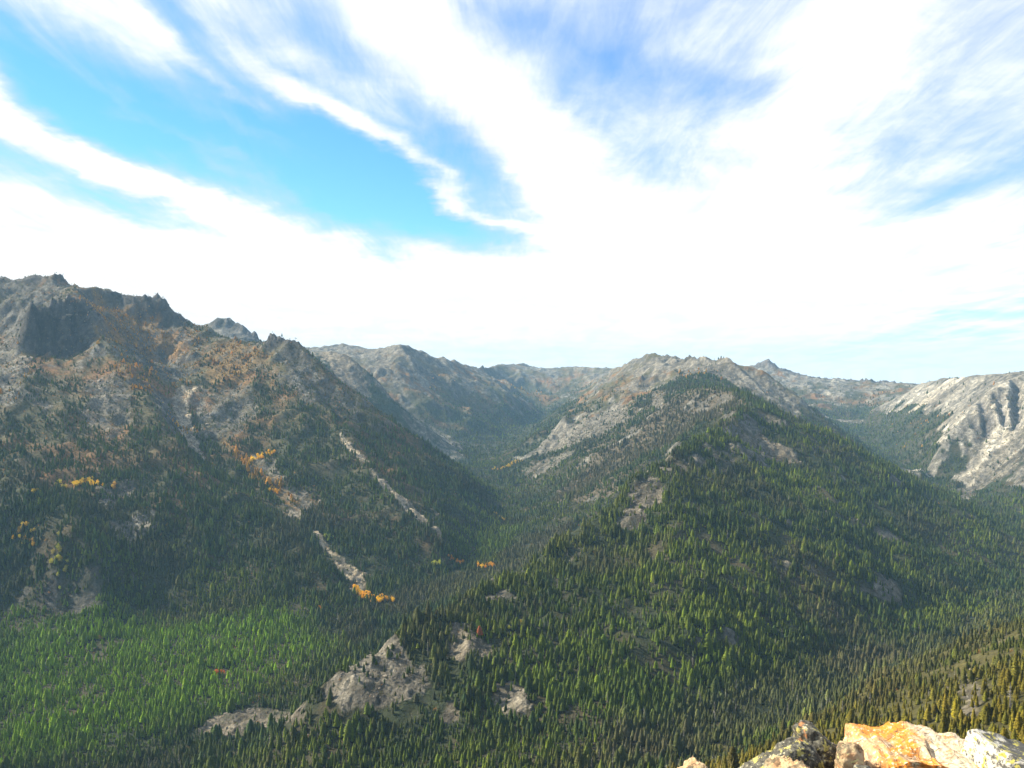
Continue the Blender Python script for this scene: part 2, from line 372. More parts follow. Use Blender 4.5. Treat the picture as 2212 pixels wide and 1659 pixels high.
def rockiness(x, y):
    """bare-rock amount, 0..1, from steepness, height and the surveyed outcrops"""
    z = sample(H, x, y, CELL); s = sample(SLOPE, x, y, CELL); r = region(x, y)
    n = fbm(x, y, 260, 5, 21); n2 = fbm(x, y, 70, 5, 22, .7)
    st = sample(STR, x, y, CELL); sw = sample(STRW, x, y, CELL)
    n2 = n2 + .09 * st + .10 * sw
    k = sm(s + .30 * n + .25 * n2, .72, 1.15) * .8
    k = k * np.where((r == RI['mountain_left']), .25 + .75 * sm(z, -350, -100), 1)
    hi = {'mountain_left': (-330, 1000), 'ridge_far': (-420, 250), 'mountain_centre': (-320, 240), 'mountain_right': (-640, -430), 'plateau_far': (-300, -120), 'spur_behind': (-50, 300)}
    for nm, (a, b) in hi.items():
        m = r == RI[nm]
        k = np.where(m, np.maximum(k, sm(z + 500 * n + 520 * n2, a, b) * (.85 if nm != 'mountain_right' else 1.0)), k)
    k = np.where((r == RI['valley']) | (r == RI['hillside_near']), k * .25, k)
    k = np.where(r == RI['ridge_foreground'], sm(s + .45 * n + .25 * n2, .80, 1.05) * .8, k)
    k = np.where(r == RI['ridge_domed'], sm(s + .45 * n + .35 * n2, .62, .9) * .8, k)
    return k
def poly_dist(x, y, poly):
    """signed distance (inside negative) to a closed ground-plan outline"""
    d = np.full(x.shape, 1e18); inside = np.zeros(x.shape, bool); n = len(poly)
    for i in range(n):
        ax, ay = poly[i]; bx, by = poly[(i + 1) % n]
        ex, ey = bx - ax, by - ay; wx = x - ax; wy = y - ay
        t = np.clip((wx * ex + wy * ey) / (ex * ex + ey * ey + 1e-9), 0, 1)
        d = np.minimum(d, (wx - ex * t) ** 2 + (wy - ey * t) ** 2)
        c = ((ay <= y) != (by <= y)) & (x < (bx - ax) * (y - ay) / (by - ay + 1e-12) + ax)
        inside ^= c
    d = np.sqrt(d); return np.where(inside, -d, d)
def detail_h(x, y, rk, oc=None):
    dist = np.hypot(x, y); nr = sm(dist, 150, 900)
    a = (.15 + .85 * rk)
    h = (ridged(x + 12 * gn(x / 40, y / 40, 6), y, 120, 5, 31) - .35) * 12 * a * rk
    h = h + CRAG(x, y) + (sample(STR, x, y, CELL) * 1.6 + sample(STRW, x, y, CELL) * 4.0) * (.35 + .65 * rk) * sm(sample(SLOPE, x, y, CELL), .15, .5)
    h += (ridged(x + 15 * gn(x / 30, y / 30, 5), y, 34, 4, 33) - .35) * 5 * rk * np.where(region(x, y) == RI['mountain_right'], .4, 1.0)
    h += fbm(x, y, 90, 5, 35) * (4 + 3 * rk)
    if oc is not None: h = h + oc * ((ridged(x + 4 * gn(x / 9, y / 9, 8), y, 26, 5, 37, .6) - .35) * 7 + np.floor(fbm(x, y, 40, 3, 39) * 7) * 1.1)
    return h * nr

# ray against the land, for reading off where a feature seen in the photograph lies on the ground
def land(x, y):
    x = np.asarray(x, float); y = np.asarray(y, float)
    return base_h(x, y)
def hits(pxs):
    pxs = np.asarray(pxs, float)
    D = np.array([ray_dir(a, b) for a, b in pxs]); D = D / D[:, 1:2]
    Ys = np.exp(np.linspace(math.log(330), math.log(12000), 1400))
    out = []
    for d in D:
        x = d[0] * Ys; z = d[2] * Ys; g = land(x, Ys); k = np.nonzero(z < g)[0]
        if len(k) == 0: out.append((x[-1], Ys[-1]))
        else: out.append((x[k[0]], Ys[k[0]]))
    return out
TRENCH = [([(84, 668), (92, 765)], 14, 40), ([(118, 662), (122, 768)], 16, 34), ([(160, 662), (150, 755)], 14, 30), ([(300, 690), (330, 780)], 24, 22), ([(2121, 868), (2138, 938)], 28, 38), ([(2154, 855), (2173, 918)], 26, 38), ([(2194, 824), (2197, 922)], 30, 45), ([(2100, 905), (2112, 930)], 20, 22), ([(1405, 800), (1395, 830)], 30, 20), ([(700, 860), (735, 905)], 22, 16)]
TRENCH = [(hits(pp), wd, dp) for pp, wd, dp in TRENCH]
def trench(x, y):
    t_ = np.zeros(x.shape); d_ = np.zeros(x.shape)
    for ln, wd, dp in TRENCH:
        (ax, ay), (bx, by) = ln; ex, ey = bx - ax, by - ay
        xx = x + 18 * gn(x / 60, y / 60, 431); t = np.clip(((xx - ax) * ex + (y - ay) * ey) / (ex * ex + ey * ey + 1), 0, 1)
        w_ = 1 - sm(np.hypot(xx - ax - ex * t, y - ay - ey * t), wd * .2, wd * 1.3); t_ = np.maximum(t_, w_); d_ = np.maximum(d_, w_ * dp)
    return t_, d_
CRAGL = [([(0, 601, 4000), (65, 597, 4000), (140, 606, 4000)], 45, 30), ([(250, 634, 4075), (345, 654, 4100), (400, 686, 4095)], 42, 34), ([(575, 742, 3830), (605, 742, 3800), (645, 748, 3780)], 45, 30), ([(500, 708, 5950), (545, 722, 5850)], 50, 45),
  ([(62, 672, 3370), (90, 664, 3400), (150, 655, 3490), (192, 675, 3470)], 60, 36), ([(1440, 772, 5850), (1500, 776, 5300), (1580, 783, 5100)], 50, 22), ([(1640, 790, 8550), (1690, 797, 8400), (1900, 825, 8000), (1985, 831, 7800)], 80, 30),
  ([(2150, 845, 4600), (2080, 915, 4450)], 60, 30), ([(2225, 860, 4400), (2140, 900, 4400)], 60, 32)]
CRAGL = [([P(*q)[:2] for q in ln], wd, am) for ln, wd, am in CRAGL]
def crag_w(x, y):
    best = np.zeros(x.shape); am_ = np.zeros(x.shape)
    for ln, wd, am in CRAGL:
        for (ax, ay), (bx, by) in zip(ln[:-1], ln[1:]):
            ex, ey = bx - ax, by - ay; t = np.clip(((x - ax) * ex + (y - ay) * ey) / (ex * ex + ey * ey), 0, 1)
            w_ = 1 - sm(np.hypot(x - ax - ex * t, y - ay - ey * t), wd * .3, wd * 1.6)
            am_ = np.where(w_ > best, am, am_); best = np.maximum(best, w_)
    return best, am_
def CRAG(x, y):
    w_, am = crag_w(x, y)
    t = np.clip(ridged(x, y, 75, 4, 411, .6) * 1.5, 0, 1) ** 1.5 * (.45 + 1.5 * np.clip(gn(x / 170, y / 170, 413) + .25, 0, 1))
    return w_ * am * .7 * (t - .2) - trench(x, y)[1]
OUTCROPS = [  # outline, strength, tone (0 grey .. 1 tan, negative paints shade into the rock), edge roughness in m
 ([(688, 1505), (740, 1540), (800, 1532), (880, 1512), (935, 1484), (912, 1440), (868, 1402), (800, 1402), (735, 1450)], 1.0, .35, 4),
 ([(948, 1352), (1000, 1352), (1062, 1390), (1072, 1418), (1000, 1430), (960, 1400)], .8, .7, 9),
 ([(1030, 1298), (1078, 1274), (1104, 1292), (1060, 1312)], .9, .4, 6),
 ([(418, 1575), (480, 1545), (560, 1526), (625, 1532), (645, 1556), (580, 1572), (460, 1592)], .85, .75, 10),
 ([(640, 1570), (690, 1575), (700, 1592), (650, 1598)], .7, .6, 6),
 ([(1062, 1488), (1125, 1478), (1140, 1545), (1085, 1562)], .8, .5, 8),
 ([(935, 1530), (985, 1522), (990, 1558), (945, 1565)], .7, .8, 7),
 ([(1325, 1142), (1362, 1075), (1400, 1028), (1440, 1040), (1420, 1090), (1380, 1130), (1350, 1150)], .95, .6, 9),
 ([(1230, 1195), (1300, 1160), (1300, 1185), (1250, 1205)], .5, .6, 8),
 ([(1590, 948), (1640, 935), (1722, 985), (1735, 1005), (1690, 1000), (1640, 985)], .95, .85, 10),
 ([(1520, 960), (1580, 955), (1600, 1020), (1540, 1030)], .6, .5, 12),
 ([(1420, 1012), (1500, 985), (1540, 1000), (1450, 1030)], .7, .6, 9),
 ([(1740, 1080), (1850, 1110), (1860, 1135), (1780, 1110)], .35, .6, 9),
 ([(1155, 975), (1195, 930), (1270, 905), (1345, 862), (1368, 900), (1300, 940), (1235, 962)], 1.0, .35, 16),
 ([(1130, 1020), (1190, 985), (1240, 975), (1200, 1010), (1145, 1035)], .7, .4, 14),
 ([(1330, 840), (1410, 800), (1440, 815), (1380, 850)], .8, .4, 16),
 ([(1380, 790), (1470, 775), (1560, 785), (1640, 805), (1720, 860), (1770, 935), (1700, 890), (1640, 848), (1560, 820), (1480, 812)], 1.0, .3, 16),
 ([(1405, 850), (1440, 845), (1430, 890), (1412, 885)], .8, .4, 10),
 ([(2180, 820), (2212, 815), (2212, 1000), (2170, 1030), (2110, 1050), (2080, 1085), (2055, 1085), (2080, 1040), (2120, 1000), (2100, 900)], 1.0, .3, 16),
 ([(385, 838), (374, 880), (388, 935), (425, 985), (450, 1010), (432, 965), (412, 910), (408, 862), (440, 835)], 1.0, 1.2, 4),
 ([(420, 840), (520, 830), (560, 880), (540, 930), (470, 960), (425, 930)], .6, .1, 15),
 ([(540, 985), (600, 990), (612, 1040), (585, 1060), (555, 1030)], .6, .4, 12),
 ([(590, 1060), (650, 1050), (690, 1085), (650, 1130), (625, 1120)], .7, .6, 12),
 ([(662, 1142), (690, 1150), (730, 1200), (790, 1240), (785, 1262), (745, 1255), (715, 1205)], 1.0, 1.1, 4),
 ([(745, 1258), (785, 1262), (800, 1290), (760, 1285)], .8, .6, 5),
 ([(735, 935), (760, 965), (800, 1000), (785, 1003), (740, 960)], .9, 1.1, 5),
 ([(800, 1015), (850, 1060), (905, 1110), (960, 1160), (950, 1165), (880, 1110), (830, 1060)], 1.0, 1.1, 3.5),
 ([(910, 1085), (950, 1115), (940, 1118)], .7, .5, 4),
 ([(0, 690), (60, 700), (50, 860), (0, 900)], .8, .25, 20),
 ([(0, 640), (70, 655), (60, 690), (0, 690)], .8, .1, 14),
 ([(60, 800), (90, 790), (95, 850), (130, 920), (90, 930)], .6, .4, 18),
 ([(190, 820), (250, 800), (300, 860), (240, 960), (180, 900)], .65, .4, 20),
 ([(215, 1050), (290, 1040), (290, 1085), (230, 1100)], .7, .5, 12),
 ([(220, 1130), (330, 1110), (360, 1150), (250, 1170)], .6, .3, 12),
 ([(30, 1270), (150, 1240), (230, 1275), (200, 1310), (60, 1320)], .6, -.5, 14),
 ([(2060, 1475), (2105, 1450), (2120, 1490), (2105, 1550), (2075, 1530)], .7, .7, 6),
 ([(800, 775), (862, 762), (872, 835), (905, 895), (965, 940), (1005, 965), (930, 965), (885, 915), (850, 855)], .6, .2, 34),
 ([(690, 768), (750, 764), (785, 795), (800, 850), (760, 850), (715, 800)], .9, .8, 14),
 ([(800, 765), (830, 762), (850, 800), (820, 810)], .8, .7, 30),
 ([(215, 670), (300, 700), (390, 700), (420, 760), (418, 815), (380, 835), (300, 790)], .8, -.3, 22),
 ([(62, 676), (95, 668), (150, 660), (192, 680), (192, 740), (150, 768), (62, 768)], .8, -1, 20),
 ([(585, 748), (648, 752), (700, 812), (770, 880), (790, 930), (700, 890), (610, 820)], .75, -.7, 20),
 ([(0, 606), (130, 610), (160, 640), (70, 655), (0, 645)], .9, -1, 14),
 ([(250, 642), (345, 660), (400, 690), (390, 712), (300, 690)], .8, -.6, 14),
 ([(1600, 1470), (1680, 1460), (1700, 1480), (1620, 1490)], .3, .5, 8),
]
for i, (pp, st, tone, rough) in enumerate(OUTCROPS):
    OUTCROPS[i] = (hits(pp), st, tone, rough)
def outcrops(x, y):
    k = np.zeros(x.shape); tn = np.zeros(x.shape)
    for poly, st, tone, rough in OUTCROPS:
        pa = np.array(poly); mg = rough * 5 + 20
        m = (x > pa[:, 0].min() - mg) & (x < pa[:, 0].max() + mg) & (y > pa[:, 1].min() - mg) & (y < pa[:, 1].max() + mg)
        if not m.any(): continue
        xs, ys = x[m], y[m]
        d = poly_dist(xs, ys, poly) + rough * 4.5 * fbm(xs, ys, rough * 6, 5, 61, .65)
        v = st * 1.0 * (1 - sm(d, -rough * .9, rough * .9)) * (.72 + .55 * np.clip(fbm(xs, ys, 32, 4, 62, .6) * 2 + .3, 0, 1))
        kk = k[m]; tt = tn[m]; tt = np.where(v > kk, tone, tt); k[m] = np.maximum(kk, v); tn[m] = tt
    return np.clip(k, 0, 1), tn

# ------------------------------------------------------------------ ground mesh: one sheet, fine where the view looks
def build_grid():
    az_v = np.radians(np.linspace(-38, 38, 860))
    az_o = np.radians(np.concatenate([np.linspace(-180, -38.8, 60), ])), np.radians(np.linspace(38.8, 180, 60))
    A = np.concatenate([az_o[0], az_v, az_o[1]])
    r = np.concatenate([np.exp(np.linspace(math.log(14), math.log(420), 40, endpoint=False)), np.exp(np.linspace(math.log(420), math.log(12500), 880)), [15000, 19000, 24000]])
    return A, r
A, RR = build_grid()
aa, rr = np.meshgrid(A, RR)
VX = rr * np.sin(aa); VY = rr * np.cos(aa)
xf, yf = VX.ravel(), VY.ravel()
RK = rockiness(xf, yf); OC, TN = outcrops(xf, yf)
OCN = fbm(xf, yf, 45, 4, 71, .65)
RK = np.maximum(RK, OC)
VZ = base_h(xf, yf) + detail_h(xf, yf, RK, OC)
far = sm(np.hypot(xf, yf), 12800, 15500); VZ = VZ * (1 - far) - 700 * far
print('zmax', VZ.max(), VZ.min()); print('ground heights', round(time.time() - T0, 1))
VZg = VZ.reshape(rr.shape)
# ground cover colour: what the surface is made of, plus shade painted into some rock
reg = region(xf, yf)
n1 = fbm(xf, yf, 300, 5, 81, .6); n2 = fbm(xf, yf, 40, 4, 82, .7); n3 = fbm(xf, yf, 800, 3, 83)
n4 = fbm(xf, yf, 14, 2, 84)
def col(c): return np.array(c)[None, :]
def mixc(a, b, t): return a * (1 - t[:, None]) + b * t[:, None]
N = len(xf)
floor_c = mixc(np.repeat(col((.022, .030, .012)), N, 0), col((.050, .042, .022)), sm(n1 + .6 * n2, -.25, .45))
scrub = mixc(np.repeat(col((.085, .075, .035)), N, 0), col((.20, .10, .035)), sm(n1 - .5 * n2, -.1, .4))
isM = np.isin(reg, [RI['mountain_left'], RI['ridge_far'], RI['mountain_centre'], RI['mountain_right'], RI['plateau_far'], RI['spur_behind']])
floor_c = mixc(floor_c, scrub, isM * sm(VZ + 300 * n1 + 250 * n2, -520, -50) * .85)
def ring(pp, soft, X=None, Y=None):
    pa = hits(pp); q_ = np.array(pa); o_ = np.zeros(X.shape); m = (X > q_[:, 0].min() - 200) & (X < q_[:, 0].max() + 200) & (Y > q_[:, 1].min() - 200) & (Y < q_[:, 1].max() + 200)
    o_[m] = 1 - sm(poly_dist(X[m], Y[m], pa) + soft * 2 * fbm(X[m], Y[m], soft * 4, 4, 97), -soft, soft); return o_
RUST = ring([(150, 635), (200, 630), (270, 662), (340, 690), (400, 730), (420, 790), (350, 770), (240, 740), (180, 690)], 25, xf, yf)
RUST = np.maximum(RUST, ring([(465, 742), (505, 738), (600, 760), (560, 790), (500, 840), (450, 830), (440, 780)], 20, xf, yf) * .8)
RUST = np.maximum(RUST, ring([(480, 950), (560, 1005), (650, 1085), (640, 1100), (540, 1040)], 9, xf, yf) * .8)
floor_c = mixc(floor_c, col((.20, .115, .034)), RUST * .7)
floor_c = mixc(floor_c, col((.085, .075, .022)), (reg == RI['hillside_near']) * .75)
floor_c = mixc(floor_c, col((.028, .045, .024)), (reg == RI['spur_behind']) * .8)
floor_c = mixc(floor_c, col((.11, .085, .055)), (reg == RI['ridge_domed']) * .7)
grey = mixc(np.repeat(col((.088, .084, .070)), N, 0), col((.168, .160, .134)), sm(n2 + .5 * n1, -.4, .4))
tan = mixc(np.repeat(col((.128, .107, .074)), N, 0), col((.21, .177, .125)), sm(n2, -.4, .4))
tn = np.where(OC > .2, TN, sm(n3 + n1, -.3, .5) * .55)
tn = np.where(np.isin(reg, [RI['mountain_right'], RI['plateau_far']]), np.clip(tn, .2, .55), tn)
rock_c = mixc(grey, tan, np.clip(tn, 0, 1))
rock_c = mixc(rock_c, col((.06, .058, .056)), sm(fbm(xf, yf, 26, 4, 88, .75), .0, .35) * .75)
CW, _ = crag_w(xf, yf); rock_c = mixc(rock_c, col((.075, .07, .068)), CW * np.isin(reg, [RI['mountain_left'], RI['ridge_far'], RI['plateau_far']]) * .85)
SLf = sample(SLOPE, xf, yf, CELL)
rock_c = mixc(rock_c, col((.060, .056, .050)), sm(SLf + .25 * n2, .85, 1.25) * np.isin(reg, [RI['mountain_left'], RI['ridge_far'], RI['spur_behind']]) * .85)  # steep faces darkened: cliff shade painted into the rock colour
rock_c = mixc(rock_c, col((.055, .052, .05)), trench(xf, yf)[0] * .8)  # gully shade painted into the rock along the cuts
bright = np.isin(reg, [RI['mountain_right'], RI['plateau_far'], RI['mountain_centre']])
ST_ = sample(STR, xf, yf, CELL); SW_ = sample(STRW, xf, yf, CELL)
rock_c = rock_c * np.where((reg == RI['mountain_right']), np.clip(1 + .22 * ST_ + .25 * SW_, .5, 1.7), 1)[:, None]
rock_c = rock_c * np.where(bright, np.where(np.isin(reg, [RI['mountain_right'], RI['plateau_far']]), 1.28, 1.08), 1.0)[:, None] * (np.clip(1 + .16 * ST_ + .12 * SW_, .45, 1.6) * np.where(np.isin(reg, [RI['ridge_foreground'], RI['ridge_domed']]), .85, 1) * np.where(OC > .2, np.where(TN < 0, .68, np.where(TN > 1, 1.7, 1.0)), 1.0))[:, None]  # outcrops of negative tone get their shade as darker rock colour
rk2 = sm(np.maximum(RK * (1 - .45 * RUST), CW * .8) + .65 * OCN + .2 * n4 + .06 * ST_, .25, .70)

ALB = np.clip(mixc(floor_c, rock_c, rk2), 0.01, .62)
ROCK = rk2

# mesh objects, one per landform, cut from the one sheet
nr, na = rr.shape
VN = None
Pn = np.stack([VX, VY, VZg], 2)
dr = np.gradient(Pn, axis=0); da = np.gradient(Pn, axis=1)
VN = np.cross(da, dr); VN /= np.linalg.norm(VN, axis=2, keepdims=True) + 1e-9
VN = np.where(VN[..., 2:3] < 0, -VN, VN).reshape(-1, 3)

def ground_material():
    m = bpy.data.materials.new('ground cover and rock'); m.use_nodes = True; g = NT(m.node_tree)
    geo = g.n('ShaderNodeNewGeometry').outputs['Position']
    alb = g.n('ShaderNodeAttribute', attribute_name='alb').outputs['Color']
    rk = g.n('ShaderNodeAttribute', attribute_name='rock').outputs['Fac']
    a = g.noise(geo, 0.25, 6, 0.7); b = g.noise(geo, 0.045, 5, 0.65, .4); c = g.n('ShaderNodeTexVoronoi', {'Vector': geo, 'Scale': 0.16}, feature='DISTANCE_TO_EDGE').outputs[0]
    f = g.m('MULTIPLY', g.ramp(a, .25, .75, .55, 1.4), g.ramp(b, .25, .75, .7, 1.3))
    big = g.noise(geo, .014, 6, .7, .8)
    f = g.m('MULTIPLY', f, g.m('ADD', g.m('SUBTRACT', 1.0, rk), g.m('MULTIPLY', rk, g.ramp(big, .3, .7, .6, 1.4))))
    st_ = g.n('ShaderNodeMapping', {'Vector': geo, 'Scale': (1, 1, .18)}).outputs[0]
    f = g.m('MULTIPLY', f, g.m('ADD', g.m('SUBTRACT', 1.0, rk), g.m('MULTIPLY', rk, g.ramp(g.noise(st_, .06, 5, .7), .32, .68, .6, 1.4))))
    crack = g.m('ADD', 1.0, g.m('MULTIPLY', rk, g.ramp(c, 0.0, 0.05, -.35, 0.0)))
    f = g.m('MULTIPLY', f, crack)
    colr = g.mix(1.0, alb, g.n('ShaderNodeCombineColor', {0: f, 1: f, 2: f}).outputs[0], 'MULTIPLY')
    lich = g.ramp(g.noise(geo, .09, 4, .7), .56, .68)
    colr = g.mix(g.m('MULTIPLY', g.m('MULTIPLY', lich, rk), .45), colr, (.09, .085, .05, 1))
    bh = g.m('ADD', g.m('MULTIPLY', a, 1.6), g.m('MULTIPLY', b, 5.0))
    bmp = g.n('ShaderNodeBump', {'Height': bh, 'Strength': 0.95, 'Distance': 2.2}).outputs[0]
    bs = g.n('ShaderNodeBsdfPrincipled', {'Base Color': colr, 'Roughness': .92, 'Normal': bmp})
    bs.inputs['Specular IOR Level'].default_value = .2
    g.n('ShaderNodeOutputMaterial', {'Surface': bs.outputs[0]})
    return m
M_GROUND = ground_material()
# faces
jj, ii = np.meshgrid(np.arange(nr - 1), np.arange(na - 1), indexing='ij')
v00 = jj * na + ii
F = np.stack([v00, v00 + 1, v00 + na + 1, v00 + na], 2).reshape(-1, 4)
fr = reg.reshape(nr, na)[:-1, :-1].ravel()
NAMES = {
 'valley': ('valley_floor', 'flat forested floor of the two joining glacial valleys'),
 'ridge_foreground': ('ridge', 'steep conifer covered ridge running across the middle of the view'),
 'ridge_domed': ('hill', 'rounded brown forested dome behind the middle ridge'),
 'mountain_centre': ('mountain', 'pale granite double topped mountain behind the forested ridge'),
 'mountain_left': ('mountain', 'craggy grey and orange mountain filling the left of the view'),
 'spur_behind': ('hill', 'dark smooth spur falling to the valley behind the left crags'),
 'ridge_far': ('mountain_range', 'hazy chain of far peaks closing the valley on the horizon'),
 'plateau_far': ('plateau', 'far cliff edged plateau with one sharp peak, right of centre'),
 'mountain_right': ('mountain', 'bare pale granite mountain with dark gullies at the right edge'),
 'hillside_near': ('hillside', 'near hillside dropping away below the viewpoint, olive forest on the right'),
}
for k, (nm, lab) in NAMES.items():
    f = F[fr == RI[k]]
    used, inv = np.unique(f, return_inverse=True); inv = inv.reshape(f.shape)
    me = bpy.data.meshes.new(nm)
    me.vertices.add(len(used)); me.vertices.foreach_set('co', Pn.reshape(-1, 3)[used].astype(np.float32).ravel())
    me.loops.add(inv.size); me.loops.foreach_set('vertex_index', inv.astype(np.int32).ravel())
    me.polygons.add(len(inv)); me.polygons.foreach_set('loop_start', np.arange(0, inv.size, 4, dtype=np.int32))
    me.polygons.foreach_set('use_smooth', np.ones(len(inv), bool))
    me.update(calc_edges=True)
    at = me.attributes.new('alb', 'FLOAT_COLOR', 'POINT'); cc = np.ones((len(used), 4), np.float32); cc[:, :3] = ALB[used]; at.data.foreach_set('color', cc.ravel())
    at = me.attributes.new('rock', 'FLOAT', 'POINT'); at.data.foreach_set('value', ROCK[used].astype(np.float32))
    me.normals_split_custom_set_from_vertices(VN[used].tolist())
    me.materials.append(M_GROUND)
    o = bpy.data.objects.new(nm, me); C.objects.link(o); o['kind'] = 'structure'; o['label'] = lab
print('ground mesh', round(time.time() - T0, 1), 'tris', len(F) * 2)

# ------------------------------------------------------------------ trees
def leaf_material(name, aspen=False, trunk=False):
    m = bpy.data.materials.new(name); m.use_nodes = True; g = NT(m.node_tree)
    at = g.n('ShaderNodeAttribute', attribute_name='tcol', attribute_type='INSTANCER').outputs['Color']
    geo = g.n('ShaderNodeNewGeometry').outputs['Position']
    nz = g.ramp(g.noise(geo, .9, 2, .6), .3, .7, .55, 1.55)
    cc = g.n('ShaderNodeCombineColor', {0: nz, 1: nz, 2: nz}).outputs[0]
    colr = g.mix(1.0, at, cc, 'MULTIPLY')
    bs = g.n('ShaderNodeBsdfPrincipled', {'Base Color': colr, 'Roughness': .7})
    bs.inputs['Specular IOR Level'].default_value = .25
    tr = g.n('ShaderNodeBsdfTranslucent', {'Color': colr})
    mx = g.n('ShaderNodeMixShader', {0: .35, 1: bs.outputs[0], 2: tr.outputs[0]})
    g.n('ShaderNodeOutputMaterial', {'Surface': mx.outputs[0]})
    return m
def flat_material(name, c, rough=.9):
    m = bpy.data.materials.new(name); m.use_nodes = True; g = NT(m.node_tree)
    geo = g.n('ShaderNodeNewGeometry').outputs['Position']
    nz = g.ramp(g.noise(geo, 3.0, 4, .6), .3, .7, .6, 1.4)
    cc = g.n('ShaderNodeCombineColor', {0: nz, 1: nz, 2: nz}).outputs[0]
    bs = g.n('ShaderNodeBsdfPrincipled', {'Base Color': g.mix(1.0, (*c, 1), cc, 'MULTIPLY'), 'Roughness': rough})
    g.n('ShaderNodeOutputMaterial', {'Surface': bs.outputs[0]})
    return m
M_NEEDLE = leaf_material('conifer needles'); M_LEAF = leaf_material('autumn leaves')
M_BARK = flat_material('grey brown bark', (.11, .085, .065)); M_DEAD = flat_material('weathered dead wood', (.24, .225, .21))

def mesh_from(name, vs, fs, mat):
    me = bpy.data.meshes.new(name); me.from_pydata(vs, [], fs); me.materials.append(mat)
    me.polygons.foreach_set('use_smooth', [True] * len(me.polygons)); me.update(); return me
def crown_conifer(name, nb, wid, seed, start=.12, taper=1.0, droop=.35, top=1.0):
    """branch sprays set round a unit-high stem, dense below and thin at the tip"""
    r = random.Random(seed); vs = []; fs = []
    for k in range(nb):
        t = (k + r.random()) / nb
        h = start + (1 - start) * t ** .92
        rad = wid * ((1 - h) / (1 - start)) ** taper * r.uniform(.62, 1.12) + .012
        rad *= min(1.0, .55 + (h - start) * 4)
        a = k * 2.39996 + r.uniform(-.4, .4)
        ca, sa = math.cos(a), math.sin(a)
        wd = rad * r.uniform(.42, .62) + .008; th = .035 + .05 * (1 - h)
        dz = -rad * droop * r.uniform(.6, 1.5)
        b = len(vs)
        vs += [(0, 0, h + th * .9), (ca * rad * .62 - sa * wd, sa * rad * .62 + ca * wd, h + dz * .6), (ca * rad, sa * rad, h + dz * .75 + .01), (ca * rad * .62 + sa * wd, sa * rad * .62 - ca * wd, h + dz * .6), (ca * rad * .35, sa * rad * .35, h + dz - th * .6)]
        fs += [(b, b + 1, b + 2), (b, b + 2, b + 3), (b + 1, b + 4, b + 2), (b + 2, b + 4, b + 3)]
    b = len(vs)
    for i in range(5):
        a = i * 2 * math.pi / 5; vs.append((math.cos(a) * .02, math.sin(a) * .02, .9))
    vs.append((0, 0, 1.02 * top))
    fs += [(b + i, b + (i + 1) % 5, b + 5) for i in range(5)]
    # inner core that stops the light
    b = len(vs)
    for lv, (hh, rr_) in enumerate(((start + .02, wid * .25), (start + .16, wid * .5), (.9, .012))):
        for i in range(6): a = i * math.pi / 3; vs.append((math.cos(a) * rr_, math.sin(a) * rr_, hh))
    for lv in range(2):
        for i in range(6): fs.append((b + lv * 6 + i, b + lv * 6 + (i + 1) % 6, b + lv * 6 + 6 + (i + 1) % 6, b + lv * 6 + 6 + i))
    return mesh_from(name, vs, fs, M_NEEDLE)
def trunk_mesh(name, r0, h1, mat=None, n=6, limbs=0, seed=0):
    vs = []; fs = []; r = random.Random(seed)
    for lv, (h, k) in enumerate(((-.06, 1.25), (.03, 1.0), (h1, .2))):
        for i in range(n): a = i * 2 * math.pi / n; vs.append((math.cos(a) * r0 * k, math.sin(a) * r0 * k, h))
    for lv in range(2):
        for i in range(n): fs.append((lv * n + i, lv * n + (i + 1) % n, (lv + 1) * n + (i + 1) % n, (lv + 1) * n + i))
    for k in range(limbs):
        h = r.uniform(.25, .92); a = k * 2.4; L = (1 - h) * .16 + .02; b = len(vs)
        ca, sa = math.cos(a), math.sin(a); q = .006
        vs += [(0, 0, h + q), (sa * q, -ca * q, h - q), (-sa * q, ca * q, h - q), (ca * L, sa * L, h + L * .25)]
        fs += [(b, b + 1, b + 3), (b + 1, b + 2, b + 3), (b + 2, b, b + 3)]
    return mesh_from(name, vs, fs, mat or M_BARK)
def crown_aspen(name, nl, seed, w_=.3):
    r = random.Random(seed); vs = []; fs = []
    lobes = [(r.uniform(-.13, .13), r.uniform(-.13, .13), r.uniform(.35, .9), r.uniform(.12, .2)) for _ in range(9)] + [(0, 0, .6, .2)]
    for k in range(nl):
        cx, cy, cz, cr = lobes[k % len(lobes)]
        d = Vector((r.gauss(0, 1), r.gauss(0, 1), r.gauss(0, 1))).normalized() * cr * r.uniform(.7, 1.05)
        p = Vector((cx, cy, cz)) + d; s = r.uniform(.03, .055)
        u = d.orthogonal().normalized(); v = d.normalized().cross(u); a = r.uniform(0, 6.28)
        u, v = (u * math.cos(a) + v * math.sin(a)), (v * math.cos(a) - u * math.sin(a))
        nrm = d.normalized() * s * .5; b = len(vs)
        vs += [tuple(p + u * s), tuple(p + v * s * .8 + nrm), tuple(p - u * s), tuple(p - v * s * .8)]
        fs += [(b, b + 1, b + 2), (b, b + 2, b + 3)]
    return mesh_from(name, vs, fs, M_LEAF)
CROWNS = [crown_conifer('spruce_crown', 120, .235, 1, .08, .7), crown_conifer('fir_crown', 110, .20, 2, .06, .6), crown_conifer('pine_crown', 110, .27, 3, .2, .5, .2), crown_conifer('thin_crown', 90, .16, 4, .1, .65, .5)]
TRUNKS = [trunk_mesh('conifer_trunk', .014, .9), None, trunk_mesh('pine_trunk', .017, .85), None]
TRUNKS[1] = TRUNKS[3] = TRUNKS[0]
SNAG = trunk_mesh('snag', .014, 1.0, M_DEAD, 6, 26, 5)
ASP = [crown_aspen('aspen_crown', 260, 11), crown_aspen('aspen_crown_b', 220, 12)]

